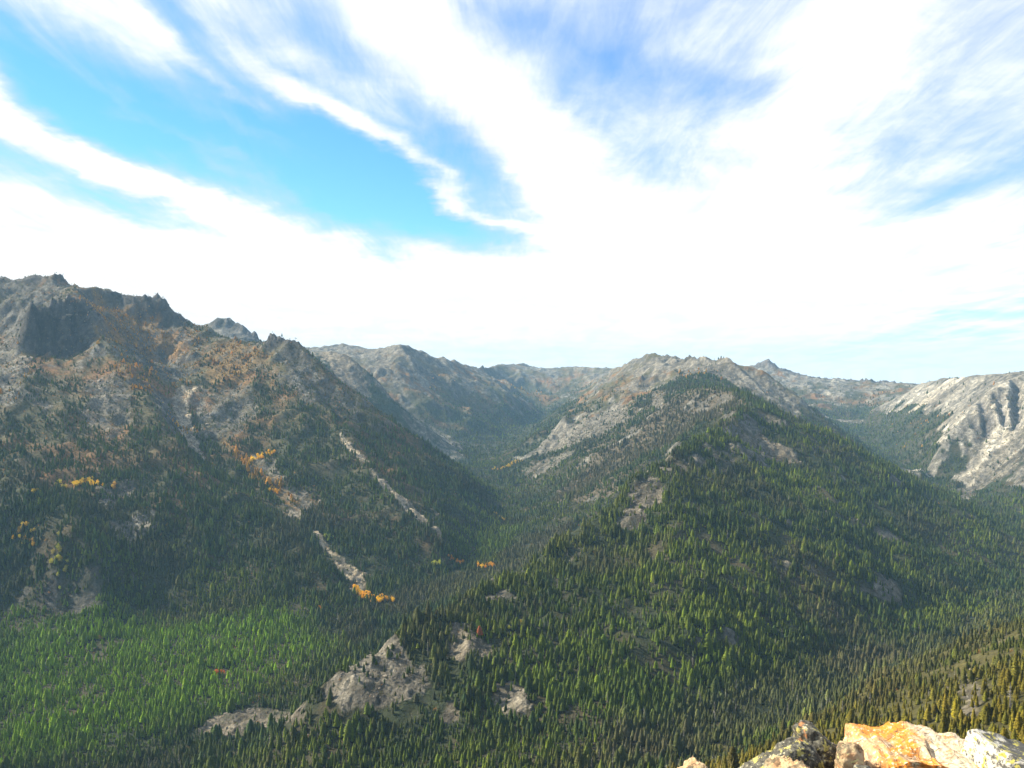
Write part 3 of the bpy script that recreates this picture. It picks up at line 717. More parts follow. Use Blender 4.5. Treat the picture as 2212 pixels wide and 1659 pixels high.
# candidate places
def tree_points():
    out = []
    bands = [(330, 900, 5.4), (900, 1600, 6.0), (1600, 2600, 6.7), (2600, 3600, 9.0), (3600, 5200, 12.0), (5200, 7600, 17.0), (7600, 10500, 24.0)]
    for r0, r1, s in bands:
        X = np.arange(-r1 * .64, r1 * .64, s); Y = np.arange(r0 * .75, r1, s)
        x, y = np.meshgrid(X, Y); x = x.ravel() + rng.uniform(-.5, .5, x.size) * s; y = y.ravel() + rng.uniform(-.5, .5, y.size) * s
        d = np.hypot(x, y); m = (d >= r0) & (d < r1) & (np.abs(x) < y * .69 + 30)
        out.append(np.stack([x[m], y[m], np.full(m.sum(), s)], 1))
    return np.concatenate(out)
TP = tree_points()
x, y, sp = TP.T
rk = rockiness(x, y); oc, oct_ = outcrops(x, y)
rkk = np.maximum(rk, oc)
zb = base_h(x, y) + detail_h(x, y, rkk, oc)
rg = region(x, y)
n1 = fbm(x, y, 300, 4, 81, .6); n2 = fbm(x, y, 40, 4, 82, .7); nd = fbm(x, y, 140, 4, 91, .6); ne = fbm(x, y, 35, 3, 92); nw = fbm(x, y, 500, 3, 93)
dens = np.full(x.shape, .85); st = sample(STR, x, y, CELL); sw = sample(STRW, x, y, CELL)
nd = nd + .07 * st + .09 * sw
def isr(*k): return np.isin(rg, [RI[q] for q in k])
ml = isr('mountain_left'); dens = np.where(ml, np.clip(.90 - sm(zb, -520, 0) * .42 + 1.5 * nd + 1.0 * ne, .09, .97), dens)
mc = isr('mountain_centre', 'ridge_far', 'plateau_far'); dens = np.where(mc, np.clip(.85 - sm(zb, -480, -120) * .72 + .9 * nd + .4 * ne, .03, .95), dens)
mr = isr('mountain_right'); dens = np.where(mr, np.clip(.25 - sm(zb, -600, -300) * .2 + .9 * nd + .4 * ne, .01, .9), dens)
sb = isr('spur_behind'); dens = np.where(sb, .9 + .2 * nd, dens)
rf = isr('ridge_foreground'); dens = np.where(rf, .72 + 1.1 * nd + .8 * ne, dens)
dens = np.where(isr('ridge_domed'), .85 + .5 * nd + .4 * ne, dens)
x_v = isr('valley'); dens = np.where(x_v, 1.0 + .5 * nd + .5 * ne, dens)
dens = np.where(isr('hillside_near'), .66 + .8 * nd + .8 * ne, dens)
bare = sm(rkk + .55 * fbm(x, y, 45, 4, 71, .65), .25, .6)
dens = dens * (1 - bare * np.where(ml | mc, .62, .8))
dens = np.where((oc > .3) & (oct_ > 1), .02, dens)
dens = np.where(oc > .55, np.minimum(dens, .05 + .35 * sm(ne + nd, .1, .5)), dens)
def patch(pp, soft): 
    return 1 - sm(poly_dist(x, y, hits(pp)) + soft * 2 * fbm(x, y, soft * 4, 3, 97), -soft, soft)
larch = np.zeros(len(x))
for pp, s_, p_ in [([(155, 640), (200, 630), (270, 665), (330, 690), (380, 740), (350, 760), (250, 720), (180, 670)], 25, .85), ([(200, 650), (450, 720), (440, 790), (380, 840), (300, 800), (220, 740)], 40, .40),
                   ([(470, 740), (500, 735), (600, 760), (560, 780), (520, 820), (480, 830), (460, 790)], 22, .7), ([(230, 750), (420, 930), (400, 950), (230, 820)], 25, .45),
                   ([(480, 960), (560, 1010), (640, 1090), (620, 1090), (530, 1020)], 14, .5), ([(0, 690), (60, 720), (60, 860), (0, 900)], 30, .25), ([(850, 770), (960, 800), (1050, 830), (940, 840), (870, 810)], 60, .35),
                   ([(1060, 800), (1180, 830), (1160, 860), (1100, 840)], 60, .3), ([(1440, 800), (1500, 790), (1560, 820), (1480, 820)], 40, .25), ([(1900, 850), (2212, 815), (2212, 900), (1950, 990)], 60, .03)]:
    larch = np.maximum(larch, patch(pp, s_) * p_)
dens = np.maximum(dens, larch * .85)
wood = np.maximum(patch([(600, 770), (690, 812), (850, 935), (980, 1035), (1000, 1100), (880, 1040), (740, 960), (650, 880)], 30), patch([(300, 1000), (420, 990), (560, 1080), (660, 1160), (740, 1260), (500, 1290), (300, 1180), (100, 1000)], 30) * .9)
dens = np.maximum(dens, wood * (.75 + ne * .8))
dens = np.where(mc & (zb > 20), 0, dens)
dens = dens * (1 - .75 * patch([(690, 1500), (740, 1530), (880, 1505), (935, 1480), (950, 1520), (870, 1575), (740, 1590), (680, 1540)], 8))
keep = rng.random(len(x)) < dens
# horizon test along each bearing
bear = np.arctan2(x, y); dist = np.hypot(x, y)
tang = np.tan
E = VZg / rr
Emax = np.maximum.accumulate(np.where(rr > 100, E, -9), axis=0)
ai = np.clip(np.searchsorted(A, bear), 0, na - 1); ri = np.clip(np.searchsorted(RR, dist) - 3, 0, nr - 1)
vis = (zb + 26) / dist > Emax[ri, ai] - .002
keep &= vis
x, y, sp, zb, rkk, rg, n1, n2, nd, ne, nw, dist, ml, mc, oc, larch = [q[keep] for q in (x, y, sp, zb, rkk, rg, n1, n2, nd, ne, nw, dist, ml, mc, oc, larch)]
NTREE = len(x)
hgt = 12.0 * rng.lognormal(0, .30, NTREE) * np.clip(1 + .9 * ne + .5 * nd, .55, 1.5)
hgt = np.where(ml | mc, hgt * (1 - .38 * sm(zb, -450, 100)), hgt)
hgt *= np.where(sp > 11, 1 + (sp - 11) * .012, 1)
hgt *= np.where(rkk > .4, .7, 1.0)
hgt = np.where(rg == RI['hillside_near'], hgt * .58, hgt)
isl = rng.random(NTREE) < larch
hgt = np.where(isl, hgt * 1.25, hgt)
hgt = np.where(rg == RI['valley'], hgt * .88, hgt)
hgt = np.where(rg == RI['spur_behind'], hgt * .62, hgt)
hgt = np.where((zb > -60) & mc, hgt * .6, hgt)
hgt = np.clip(hgt, 4, 30)
# colour of each tree: kinds of foliage in drifts
G_D = np.array((.072, .100, .010)); G_B = np.array((.032, .066, .020)); G_L = np.array((.15, .195, .008)); G_O = np.array((.085, .090, .018)); G_R = np.array((.095, .075, .042))
u = rng.random(NTREE)[:, None]
def lerp(a, b, t): return a + (b - a) * t
tc = lerp(G_D, G_B, u) * np.ones((NTREE, 1))
green = np.clip(sm(nw + .5 * n1, -.2, .3) * .6 + rng.normal(0, .22, NTREE), 0, 1)
tc = lerp(tc, G_L, (green * np.where(isr_ := np.isin(rg, [RI['valley'], RI['ridge_foreground']]), 1.0, .35))[:, None])
brown = np.clip(sm(fbm(x, y, 260, 4, 96), .0, .35) * .7 + rng.normal(-.05, .2, NTREE), 0, 1)
tc = lerp(tc, G_R, (brown * .75)[:, None])
# drifts read off the photograph, as outlines on the ground
lush = patch([(0, 1345), (250, 1310), (430, 1340), (620, 1340), (700, 1400), (560, 1480), (420, 1540), (300, 1655), (0, 1655)], 75)
lush2 = patch([(1010, 1090), (1140, 1130), (1120, 1190), (980, 1185)], 20)
lush3 = patch([(1120, 1400), (1500, 1330), (1600, 1480), (1400, 1600), (1150, 1560)], 30)
tc = lerp(tc, np.array((.17, .28, .008)), (np.clip(lush * .95 + rng.normal(0, .15, NTREE), 0, 1) * (lush > .05))[:, None])
tc = lerp(tc, np.array((.13, .20, .010)), (np.maximum(lush2 * .75, lush3 * .45) * rng.uniform(.5, 1, NTREE))[:, None])
bp = patch([(1450, 870), (1540, 840), (1600, 865), (1540, 920), (1350, 1010), (1250, 1080), (1180, 1090), (1300, 980)], 40)
bp2 = patch([(820, 1290), (1050, 1230), (1120, 1160), (1240, 1120), (1260, 1170), (1000, 1290), (860, 1320)], 25)
bp3 = patch([(1500, 1500), (2000, 1380), (2212, 1290), (2212, 1370), (1900, 1470), (1550, 1610), (1250, 1655), (1300, 1600)], 30)
tc = lerp(tc, np.array((.125, .108, .055)), (np.maximum(np.maximum(bp * .95, bp2 * .7), bp3 * .5) * rng.uniform(.6, 1, NTREE))[:, None])
tc = lerp(tc, np.array((.19, .145, .010)), ((rg == RI['hillside_near']) * (.25 + .75 * sm(-dist, -1150, -600)) * rng.uniform(.4, .9, NTREE))[:, None])
crest = patch([(1020, 1290), (1150, 1190), (1330, 1080), (1420, 1020), (1560, 1040), (1500, 1080), (1380, 1120), (1250, 1210), (1120, 1290)], 20)
tc = lerp(tc, np.array((.16, .18, .016)), (crest * .55 * rng.uniform(.4, 1, NTREE))[:, None])  # sunlit look of the ridge top painted into its tree colours
lc = lerp(np.array((.54, .25, .025)), np.array((.48, .30, .04)), rng.random(NTREE)[:, None])
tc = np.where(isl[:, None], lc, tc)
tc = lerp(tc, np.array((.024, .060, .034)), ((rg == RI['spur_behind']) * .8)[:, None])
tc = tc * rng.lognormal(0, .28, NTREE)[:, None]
kind = rng.choice(4, NTREE, p=[.38, .3, .2, .12]); kind = np.where(rng.random(NTREE) < .035 + .03 * bp3 + .05 * bp, 4, kind)
rot = rng.uniform(0, 6.28, NTREE)
wid = rng.uniform(.8, 1.3, NTREE) * np.where(isl, 1.35, 1.0) * np.where(sp > 11, 1.3, 1.05)
print('trees', NTREE, round(time.time() - T0, 1))

# the trees that show largest become objects of their own
def to_px(x, y, z):
    c, s = math.cos(PITCH), math.sin(PITCH)
    f = y * c - z * s; uu = y * s + z * c
    return CX + x / f * FPX, CY - uu / f * FPX, f
px, py, fw = to_px(x, y, zb + hgt * .6)
px0, py0, _ = to_px(x, y, zb + hgt * .35)
E2 = E.copy(); ai = np.clip(np.searchsorted(A, np.arctan2(x, y)), 0, na - 1); ri = np.clip(np.searchsorted(RR, dist) - 2, 0, nr - 1)
seen = (zb + hgt * .7) / dist > Emax[ri, ai]
clear_of_rocks = py < np.where(px > 1780, 1560, np.where(px > 1580, 1590, 1650))
ok = (px > 8) & (px < 2204) & (py > 0) & (py < 1650) & seen & clear_of_rocks
size = np.where(ok, hgt / fw, 0)
big = np.argsort(-size)[:298]
isbig = np.zeros(NTREE, bool); isbig[big] = True

def empty(name, loc, label, cat, group=None, rz=0.0, s=1.0):
    o = bpy.data.objects.new(name, None); C.objects.link(o); o.location = loc; o.rotation_euler = (0, 0, rz)
    o.scale = (s, s, s) if not isinstance(s, tuple) else s
    o.empty_display_size = 1; o['label'] = label; o['category'] = cat
    if group: o['group'] = group
    return o
protos = []
for k in range(4):
    protos.append((CROWNS[k], TRUNKS[k]))
crown_obj = {}
for n_, i in enumerate(big):
    k = int(kind[i]); dead = k == 4
    r_, g_, b_ = tc[i]
    tone_ = 'bare grey dead' if dead else ('golden olive' if r_ > g_ * 1.12 and r_ > .10 else ('brownish' if r_ > g_ * .95 else ('bright green' if g_ > .11 else 'dark green')))
    tall_ = 'tall' if hgt[i] > 17 else ('small' if hgt[i] < 10 else 'middling')
    zone_ = ('in the lower left corner of the view' if px[i] < 450 else 'below the bare grey outcrop at lower centre' if px[i] < 950 else 'at the bottom edge between the outcrop and the foreground rocks' if px[i] < 1450 else
             'behind the dark lichened rocks' if px[i] < 1800 else 'above the orange stained boulder' if px[i] < 2110 else 'in the lower right corner above the white lichened rock')
    nm, cat = ('dead_tree', 'dead tree') if dead else ('conifer_tree', 'tree')
    lab = tall_ + ' ' + tone_ + ' conifer ' + zone_; grp = tall_ + ' ' + tone_ + ' conifers ' + zone_
    e = empty(nm, (x[i], y[i], zb[i] - .3), lab, cat, grp, rot[i], (hgt[i] * wid[i], hgt[i] * wid[i], hgt[i]))
    if dead:
        t = bpy.data.objects.new('trunk', SNAG); C.objects.link(t); t.parent = e; t['tcol'] = [.2, .19, .18, 1.0]; crown_obj.setdefault(4, (t,))
    else:
        cr = bpy.data.objects.new('crown', CROWNS[k]); C.objects.link(cr); cr.parent = e; cr['tcol'] = [float(v) for v in tc[i]] + [1.0]
        t = bpy.data.objects.new('trunk', TRUNKS[k]); C.objects.link(t); t.parent = e
        crown_obj.setdefault(k, (cr, t))
# the rest of the forest: one stuff object
idx = np.nonzero(~isbig)[0]
me = bpy.data.meshes.new('conifer_forest'); me.vertices.add(len(idx))
me.vertices.foreach_set('co', np.stack([x[idx], y[idx], zb[idx] - .3], 1).astype(np.float32).ravel())
def attr(name, typ, data, key='value'):
    a_ = me.attributes.new(name, typ, 'POINT'); a_.data.foreach_set(key, np.ascontiguousarray(data).ravel())
attr('kind_id', 'INT', kind[idx].astype(np.int32)); attr('turn', 'FLOAT', rot[idx].astype(np.float32))
attr('size', 'FLOAT_VECTOR', np.stack([hgt[idx] * wid[idx], hgt[idx] * wid[idx], hgt[idx]], 1).astype(np.float32), 'vector')
t4 = np.ones((len(idx), 4), np.float32); t4[:, :3] = tc[idx]; attr('tcol', 'FLOAT_COLOR', t4, 'color')
me.update()
forest = bpy.data.objects.new('conifer_forest', me); C.objects.link(forest)
forest['kind'] = 'stuff'; forest['label'] = 'dense conifer forest with orange larches covering the valleys and slopes'; forest['category'] = 'forest'
ng = bpy.data.node_groups.new('plant_forest', 'GeometryNodeTree')
ng.interface.new_socket('Geometry', in_out='INPUT', socket_type='NodeSocketGeometry'); ng.interface.new_socket('Geometry', in_out='OUTPUT', socket_type='NodeSocketGeometry')
gi = ng.nodes.new('NodeGroupInput'); go = ng.nodes.new('NodeGroupOutput'); jn = ng.nodes.new('GeometryNodeJoinGeometry')
def named(n_, typ):
    q_ = ng.nodes.new('GeometryNodeInputNamedAttribute'); q_.data_type = typ; q_.inputs[0].default_value = n_; return q_.outputs[0]
kid = named('kind_id', 'INT'); trn = named('turn', 'FLOAT'); siz = named('size', 'FLOAT_VECTOR')
cmb = ng.nodes.new('ShaderNodeCombineXYZ'); ng.links.new(trn, cmb.inputs[2])
for k in range(5):
    cp = ng.nodes.new('FunctionNodeCompare'); cp.data_type = 'INT'; cp.operation = 'EQUAL'; ng.links.new(kid, cp.inputs[2]); cp.inputs[3].default_value = k
    j2 = ng.nodes.new('GeometryNodeJoinGeometry')
    if k not in crown_obj:
        continue
    for ob in crown_obj[k]:
        oi = ng.nodes.new('GeometryNodeObjectInfo'); oi.transform_space = 'ORIGINAL'; oi.inputs['Object'].default_value = ob; ng.links.new(oi.outputs['Geometry'], j2.inputs[0])
    ip = ng.nodes.new('GeometryNodeInstanceOnPoints')
    ng.links.new(gi.outputs[0], ip.inputs['Points']); ng.links.new(cp.outputs[0], ip.inputs['Selection']); ng.links.new(j2.outputs[0], ip.inputs['Instance'])
    ng.links.new(cmb.outputs[0], ip.inputs['Rotation']); ng.links.new(siz, ip.inputs['Scale']); ng.links.new(ip.outputs[0], jn.inputs[0])
ng.links.new(jn.outputs[0], go.inputs[0])
md = forest.modifiers.new('plant', 'NODES'); md.node_group = ng

# talus and low brush on the open ground: nobody could count them
def scatter(name, label, pts_, sizes, tints, protos_):
    me = bpy.data.meshes.new(name); me.vertices.add(len(pts_)); me.vertices.foreach_set('co', pts_.astype(np.float32).ravel())
    def at_(n_, typ, data, key='value'): me.attributes.new(n_, typ, 'POINT').data.foreach_set(key, np.ascontiguousarray(data).ravel())
    at_('turn', 'FLOAT_VECTOR', rng.uniform(0, 6.28, (len(pts_), 3)).astype(np.float32) * (np.array((.1, .1, 1)) if name == 'low_brush' else 1), 'vector'); at_('size', 'FLOAT_VECTOR', sizes.astype(np.float32), 'vector')
    t_ = np.ones((len(pts_), 4), np.float32); t_[:, :3] = tints; at_('tcol', 'FLOAT_COLOR', t_, 'color'); me.update()
    o = bpy.data.objects.new(name, me); C.objects.link(o); o['kind'] = 'stuff'; o['label'] = label
    g_ = bpy.data.node_groups.new('scatter_' + name, 'GeometryNodeTree'); g_.interface.new_socket('Geometry', in_out='INPUT', socket_type='NodeSocketGeometry'); g_.interface.new_socket('Geometry', in_out='OUTPUT', socket_type='NodeSocketGeometry')
    a = g_.nodes.new('NodeGroupInput'); z = g_.nodes.new('NodeGroupOutput'); ip = g_.nodes.new('GeometryNodeInstanceOnPoints')
    oi = g_.nodes.new('GeometryNodeObjectInfo'); oi.transform_space = 'ORIGINAL'; oi.inputs['Object'].default_value = protos_
    for n_, k_ in (('turn', 'Rotation'), ('size', 'Scale')):
        q_ = g_.nodes.new('GeometryNodeInputNamedAttribute'); q_.data_type = 'FLOAT_VECTOR'; q_.inputs[0].default_value = n_; g_.links.new(q_.outputs[0], ip.inputs[k_])
    g_.links.new(a.outputs[0], ip.inputs['Points']); g_.links.new(oi.outputs['Geometry'], ip.inputs['Instance']); g_.links.new(ip.outputs[0], z.inputs[0])
    o.modifiers.new('scatter', 'NODES').node_group = g_
    return o
def ground_z(xa, ya):
    o_ = outcrops(xa, ya)[0]; r_ = np.maximum(rockiness(xa, ya), o_); return base_h(xa, ya) + detail_h(xa, ya, r_, o_), r_, o_
px_, py_ = [], []
for poly, st_, tone, rough in OUTCROPS:
    q_ = np.array(poly); mn, mx = q_.min(0) - 25, q_.max(0) + 25; dd = np.hypot(*q_.mean(0))
    if dd > 4600 or tone < 0: continue
    n_ = int(min(5000, np.prod(mx - mn) / (16 + dd * .012) ))
    px_.append(rng.uniform(mn[0], mx[0], n_)); py_.append(rng.uniform(mn[1], mx[1], n_))
bx = np.concatenate(px_); by = np.concatenate(py_); bz, br, bo = ground_z(bx, by); bd = np.hypot(bx, by)
cl_ = fbm(bx, by, 30, 3, 511)
m_ = (bo > .25) & (rng.random(len(bx)) < .35 + 1.2 * cl_)
k_ = m_.sum(); sz = rng.lognormal(0, .55, k_)[:, None] * (.55 + bd[m_] * .00035)[:, None] * rng.uniform(.6, 1.3, (k_, 3))
tt = lerp(np.array((.10, .095, .08)), np.array((.24, .20, .15)), rng.random(k_)[:, None])
M_STONE = bpy.data.materials.new('broken stone'); M_STONE.use_nodes = True; g = NT(M_STONE.node_tree)
g.n('ShaderNodeOutputMaterial', {'Surface': g.n('ShaderNodeBsdfPrincipled', {'Base Color': g.n('ShaderNodeAttribute', attribute_name='tcol', attribute_type='INSTANCER').outputs['Color'], 'Roughness': .9}).outputs[0]})
b = bmesh.new(); bmesh.ops.create_icosphere(b, subdivisions=1, radius=1.0)
for v in b.verts: v.co = v.co * random.uniform(.7, 1.15)
sm_ = bpy.data.meshes.new('talus_stone'); b.to_mesh(sm_); b.free(); sm_.materials.append(M_STONE)
hx_, hy_ = hits([(800, 1470)])[0]; hz_ = float(ground_z(np.array([hx_]), np.array([hy_]))[0][0])
st_o = bpy.data.objects.new('boulder', sm_); C.objects.link(st_o); st_o.location = (hx_, hy_, hz_ + .6); st_o.scale = (3.4, 2.8, 2.4); st_o['tcol'] = [.2, .18, .15, 1.0]; st_o['label'] = 'largest loose boulder on the bare grey outcrop at lower centre'; st_o['category'] = 'boulder'
scatter('talus', 'loose stones and talus strewn over the bare outcrops and gullies', np.stack([bx[m_], by[m_], bz[m_]], 1), sz, tt, st_o)
# brush
qx = rng.uniform(-1, 1, 130000); qy = np.sqrt(rng.uniform(700 ** 2, 4600 ** 2, 130000)); qx = qx * qy * .67
m0 = (np.abs(fbm(qx, qy, 60, 3, 521)) < 1); qz, qr, qo = ground_z(qx, qy)
qd = np.hypot(qx, qy); qreg = region(qx, qy)
ai = np.clip(np.searchsorted(A, np.arctan2(qx, qy)), 0, na - 1); ri = np.clip(np.searchsorted(RR, qd) - 3, 0, nr - 1)
m_ = ((qz + 6) / qd > Emax[ri, ai] - .002) & (rng.random(len(qx)) < .25 + .5 * (qo > .2) + .5 * (qreg == RI['mountain_left']) + 1.2 * fbm(qx, qy, 45, 4, 523))
k_ = m_.sum(); sz = rng.lognormal(0, .4, k_)[:, None] * (2.2 + qd[m_] * .0007)[:, None] * np.array((1.5, 1.5, .9))[None]
tt = lerp(np.array((.045, .062, .018)), np.array((.13, .10, .03)), rng.random(k_)[:, None])
hot = rng.random(k_) < .06 + .25 * (fbm(qx[m_], qy[m_], 150, 3, 525) > .15) * (qreg[m_] == RI['mountain_left'])
tt = np.where(hot[:, None], np.array((.32, .16, .03)), tt)
bsh = crown_aspen('bush', 60, 31)
for v in bsh.vertices: v.co.z = (v.co.z - .3) * 1.4
ho = hits([(905, 1420)])[0]; hz_ = float(ground_z(np.array([ho[0]]), np.array([ho[1]]))[0][0])
b_o = bpy.data.objects.new('bush', bsh); C.objects.link(b_o); b_o.location = (ho[0], ho[1], hz_); b_o.scale = (4, 4, 3); b_o['tcol'] = [.07, .08, .02, 1.0]; b_o['label'] = 'rounded olive bush at the top edge of the bare outcrop at lower centre'; b_o['category'] = 'bush'
scatter('low_brush', 'low olive and rusty brush on the open slopes', np.stack([qx[m_], qy[m_], qz[m_]], 1), sz, tt, b_o)
print('talus and brush', round(time.time() - T0, 1))

# aspens: small golden stands, each tree its own object
def hit1(px_, py_):
    return hits([(px_, py_)])[0]
STANDS = [
 ([(540, 998), (560, 990), (598, 983)], 26, 1, 'golden aspen in the small stand on the rocky rib below the left crags', 'aspens on the rocky rib below the left crags', (.74, .46, .02), 12),
 ([(580, 1052), (600, 1068)], 16, 1, 'orange aspen beside the dry gully half way down the left mountain', 'aspens beside the gully on the left mountain', (.72, .40, .02), 10),
 ([(165, 1050), (190, 1042), (215, 1052)], 42, 1, 'yellow aspen in the broad clump low on the left mountain', 'aspens in the broad yellow clump low on the left mountain', (.68, .46, .02), 12),
 ([(120, 1045), (150, 1058)], 7, 1, 'yellow aspen just left of the broad yellow clump', 'aspens left of the broad yellow clump', (.48, .38, .04), 10),
 ([(242, 1050), (250, 1055)], 4, 1, 'orange aspen just right of the broad yellow clump', 'aspens right of the broad yellow clump', (.50, .30, .04), 6),
 ([(65, 1071), (85, 1068)], 5, 1, 'small yellow aspen below and left of the broad clump', 'aspens below the broad clump', (.5, .34, .03), 6),
 ([(30, 1155), (55, 1165), (72, 1178)], 14, 1, 'golden aspen on the dark shoulder at the left edge', 'aspens on the dark shoulder at the left edge', (.50, .34, .03), 8),
 ([(115, 1200), (125, 1215), (140, 1235)], 16, 1, 'lime yellow aspen above the shaded scree at lower left', 'aspens above the shaded scree', (.40, .38, .04), 12),
 ([(765, 1270), (790, 1290), (815, 1300), (850, 1303)], 62, 1, 'orange aspen at the foot of the long debris chute', 'aspens at the foot of the debris chute', (.76, .44, .015), 12),
 ([(1030, 1224), (1045, 1226), (1065, 1224)], 22, 1, 'bright orange aspen at the valley foot behind the ridge', 'bright orange aspens on the valley foot', (.78, .42, .015), 8),
 ([(968, 1208), (985, 1216), (1005, 1221)], 11, 1, 'orange aspen in the thin row left of the bright orange stand', 'aspens in the thin orange row', (.66, .30, .02), 6),
 ([(930, 1226), (960, 1228)], 8, 1, 'pale yellow aspen below the thin orange row', 'pale aspens below the thin orange row', (.42, .40, .05), 6),
 ([(1062, 1108), (1075, 1116), (1095, 1126)], 14, 1, 'yellow aspen in the line above the bright green valley wood', 'aspens above the bright green valley wood', (.60, .40, .02), 6),
 ([(1065, 1016), (1090, 1014), (1110, 1003), (1130, 998)], 34, 1, 'far golden aspen in the band below the pale cliff of the centre mountain', 'far golden aspens below the pale cliff', (.55, .36, .03), 14),
 ([(470, 1458), (480, 1460)], 3, .9, 'small red orange bush like aspen in the green valley forest', 'red aspens in the green valley forest', (.55, .14, .02), 5),
 ([(688, 1320), (692, 1322)], 2, .9, 'lone orange aspen left of the chute foot', 'aspens left of the chute foot', (.62, .28, .02), 4),
 ([(720, 1170), (700, 1165)], 6, .9, 'pale green aspen at the head of the lower chute', 'pale aspens at the chute head', (.32, .34, .05), 8),
 ([(1030, 1490), (1230, 1175)], 3, .7, 'small yellow green aspen between the conifers of the ridge', 'small aspens on the ridge', (.35, .30, .04), 5),
]
rr_ = random.Random(5); na_ = 0
for pp, n_, s_, lab, grp, c_, spread in STANDS:
    hp = hits(pp)
    for q_ in range(n_):
        t = rr_.random() * (len(hp) - 1); i0 = min(int(t), len(hp) - 2); t -= i0
        ax_ = hp[i0][0] * (1 - t) + hp[i0 + 1][0] * t + rr_.gauss(0, spread * .5); ay_ = hp[i0][1] * (1 - t) + hp[i0 + 1][1] * t + rr_.gauss(0, spread)
        xa = np.array([ax_]); ya = np.array([ay_]); r_ = np.maximum(rockiness(xa, ya), outcrops(xa, ya)[0])
        za = float((base_h(xa, ya) + detail_h(xa, ya, r_, outcrops(xa, ya)[0]))[0])
        h_ = rr_.uniform(11, 18) * s_ * (1.25 if ay_ > 4000 else 1)
        e = empty('aspen_tree', (ax_, ay_, za - .3), lab, 'tree', grp, rr_.uniform(0, 6.28), (h_ * 1.25, h_ * 1.25, h_))
        cr = bpy.data.objects.new('crown', ASP[q_ % 2]); C.objects.link(cr); cr.parent = e
        v_ = rr_.uniform(.75, 1.2); cr['tcol'] = [c_[0] * v_, c_[1] * v_ * rr_.uniform(.85, 1.2), c_[2], 1.0]
        tk = bpy.data.objects.new('trunk', TRUNKS[0]); C.objects.link(tk); tk.parent = e
        na_ += 1
# one rust coloured conifer
hx, hy = hit1(1036, 1375)
xa = np.array([hx]); ya = np.array([hy]); r_ = np.maximum(rockiness(xa, ya), outcrops(xa, ya)[0]); za = float((base_h(xa, ya) + detail_h(xa, ya, r_, outcrops(xa, ya)[0]))[0])
e = empty('larch_tree', (hx, hy, za - .3), 'single rust red conifer above the tan outcrop on the ridge', 'tree', None, .4, (26, 26, 19))
cr = bpy.data.objects.new('crown', CROWNS[2]); C.objects.link(cr); cr.parent = e; cr['tcol'] = [.34, .10, .03, 1.0]
tk = bpy.data.objects.new('trunk', TRUNKS[2]); C.objects.link(tk); tk.parent = e
print('aspens', na_, round(time.time() - T0, 1))

# ------------------------------------------------------------------ the rocks of the viewpoint
def n3(p, wl, seed, octs=4, gain=.5):
    x, y, z = p.T
    return (fbm(x, y + 3.1 * seed, wl, octs, seed, gain) + fbm(y, z + 1.7, wl, octs, seed + 40, gain) + fbm(z, x - 2.3, wl, octs, seed + 80, gain)) / 1.7
def r3(p, wl, seed, octs=3):
    x, y, z = p.T
    return (ridged(x, y, wl, octs, seed) + ridged(y, z, wl, octs, seed + 40) + ridged(z, x, wl, octs, seed + 80)) / 3
def rock_mesh(name, size, seed, cuts, sub=6, rough=.02, crust=.0, mat=None, power=.62, strata=0.0):
    b = bmesh.new(); bmesh.ops.create_icosphere(b, subdivisions=sub, radius=1.0)
    me = bpy.data.meshes.new(name); b.to_mesh(me); b.free()
    co = np.empty(len(me.vertices) * 3); me.vertices.foreach_get('co', co); p = co.reshape(-1, 3)
    p = np.sign(p) * np.abs(p) ** power
    p = p / np.maximum(1, np.linalg.norm(p, axis=1, keepdims=True) / 1.25)
    r = np.random.default_rng(seed)
    cl = [np.array(c, float) for c in cuts]
    for k in range(9):
        n_ = r.normal(size=3); cl.append(np.append(n_ / np.linalg.norm(n_), r.uniform(.72, .95)))
    for c in cl:
        n_ = c[:3] / np.linalg.norm(c[:3]); d = p @ n_ + .05 * n3(p, .8, seed + 3, 2) - c[3]
        p = p - np.maximum(d, 0)[:, None] * n_ * .96
    p = p * np.array(size)[None, :]
    nrm = p / (np.array(size)[None, :] ** 2); nrm /= np.linalg.norm(nrm, axis=1, keepdims=True)
    s = max(size)
    d = n3(p, s * .9, seed, 3) * rough * 2.2 + (r3(p, s * .45, seed + 5) - .4) * rough * 1.6 + n3(p, s * .12, seed + 7, 4, .62) * rough * .75
    if strata: d = d + (ridged(p[:, 0] + .3 * p[:, 2] + .05 * n3(p, .2, seed + 9, 2), p[:, 1] * .2, .09, 3, seed + 11) - .4) * strata
    if crust: d = d + np.abs(n3(p, .035, seed + 13, 3, .7)) * crust
    p = p + nrm * d[:, None]
    me.vertices.foreach_set('co', p.ravel()); me.polygons.foreach_set('use_smooth', [True] * len(me.polygons)); me.update()
    me.materials.append(mat); return me
def rock_material(name, fn, bump=.5):
    m = bpy.data.materials.new(name); m.use_nodes = True; g = NT(m.node_tree)
    oc_ = g.n('ShaderNodeTexCoord').outputs['Object']
    colr = fn(g, oc_)
    h = g.m('ADD', g.m('MULTIPLY', g.noise(oc_, 60, 6, .7), .5), g.noise(oc_, 14, 6, .65))
    bmp = g.n('ShaderNodeBump', {'Height': h, 'Strength': bump, 'Distance': .035}).outputs[0]
    bs = g.n('ShaderNodeBsdfPrincipled', {'Base Color': colr, 'Roughness': .85, 'Normal': bmp}); bs.inputs['Specular IOR Level'].default_value = .3
    g.n('ShaderNodeOutputMaterial', {'Surface': bs.outputs[0]}); return m
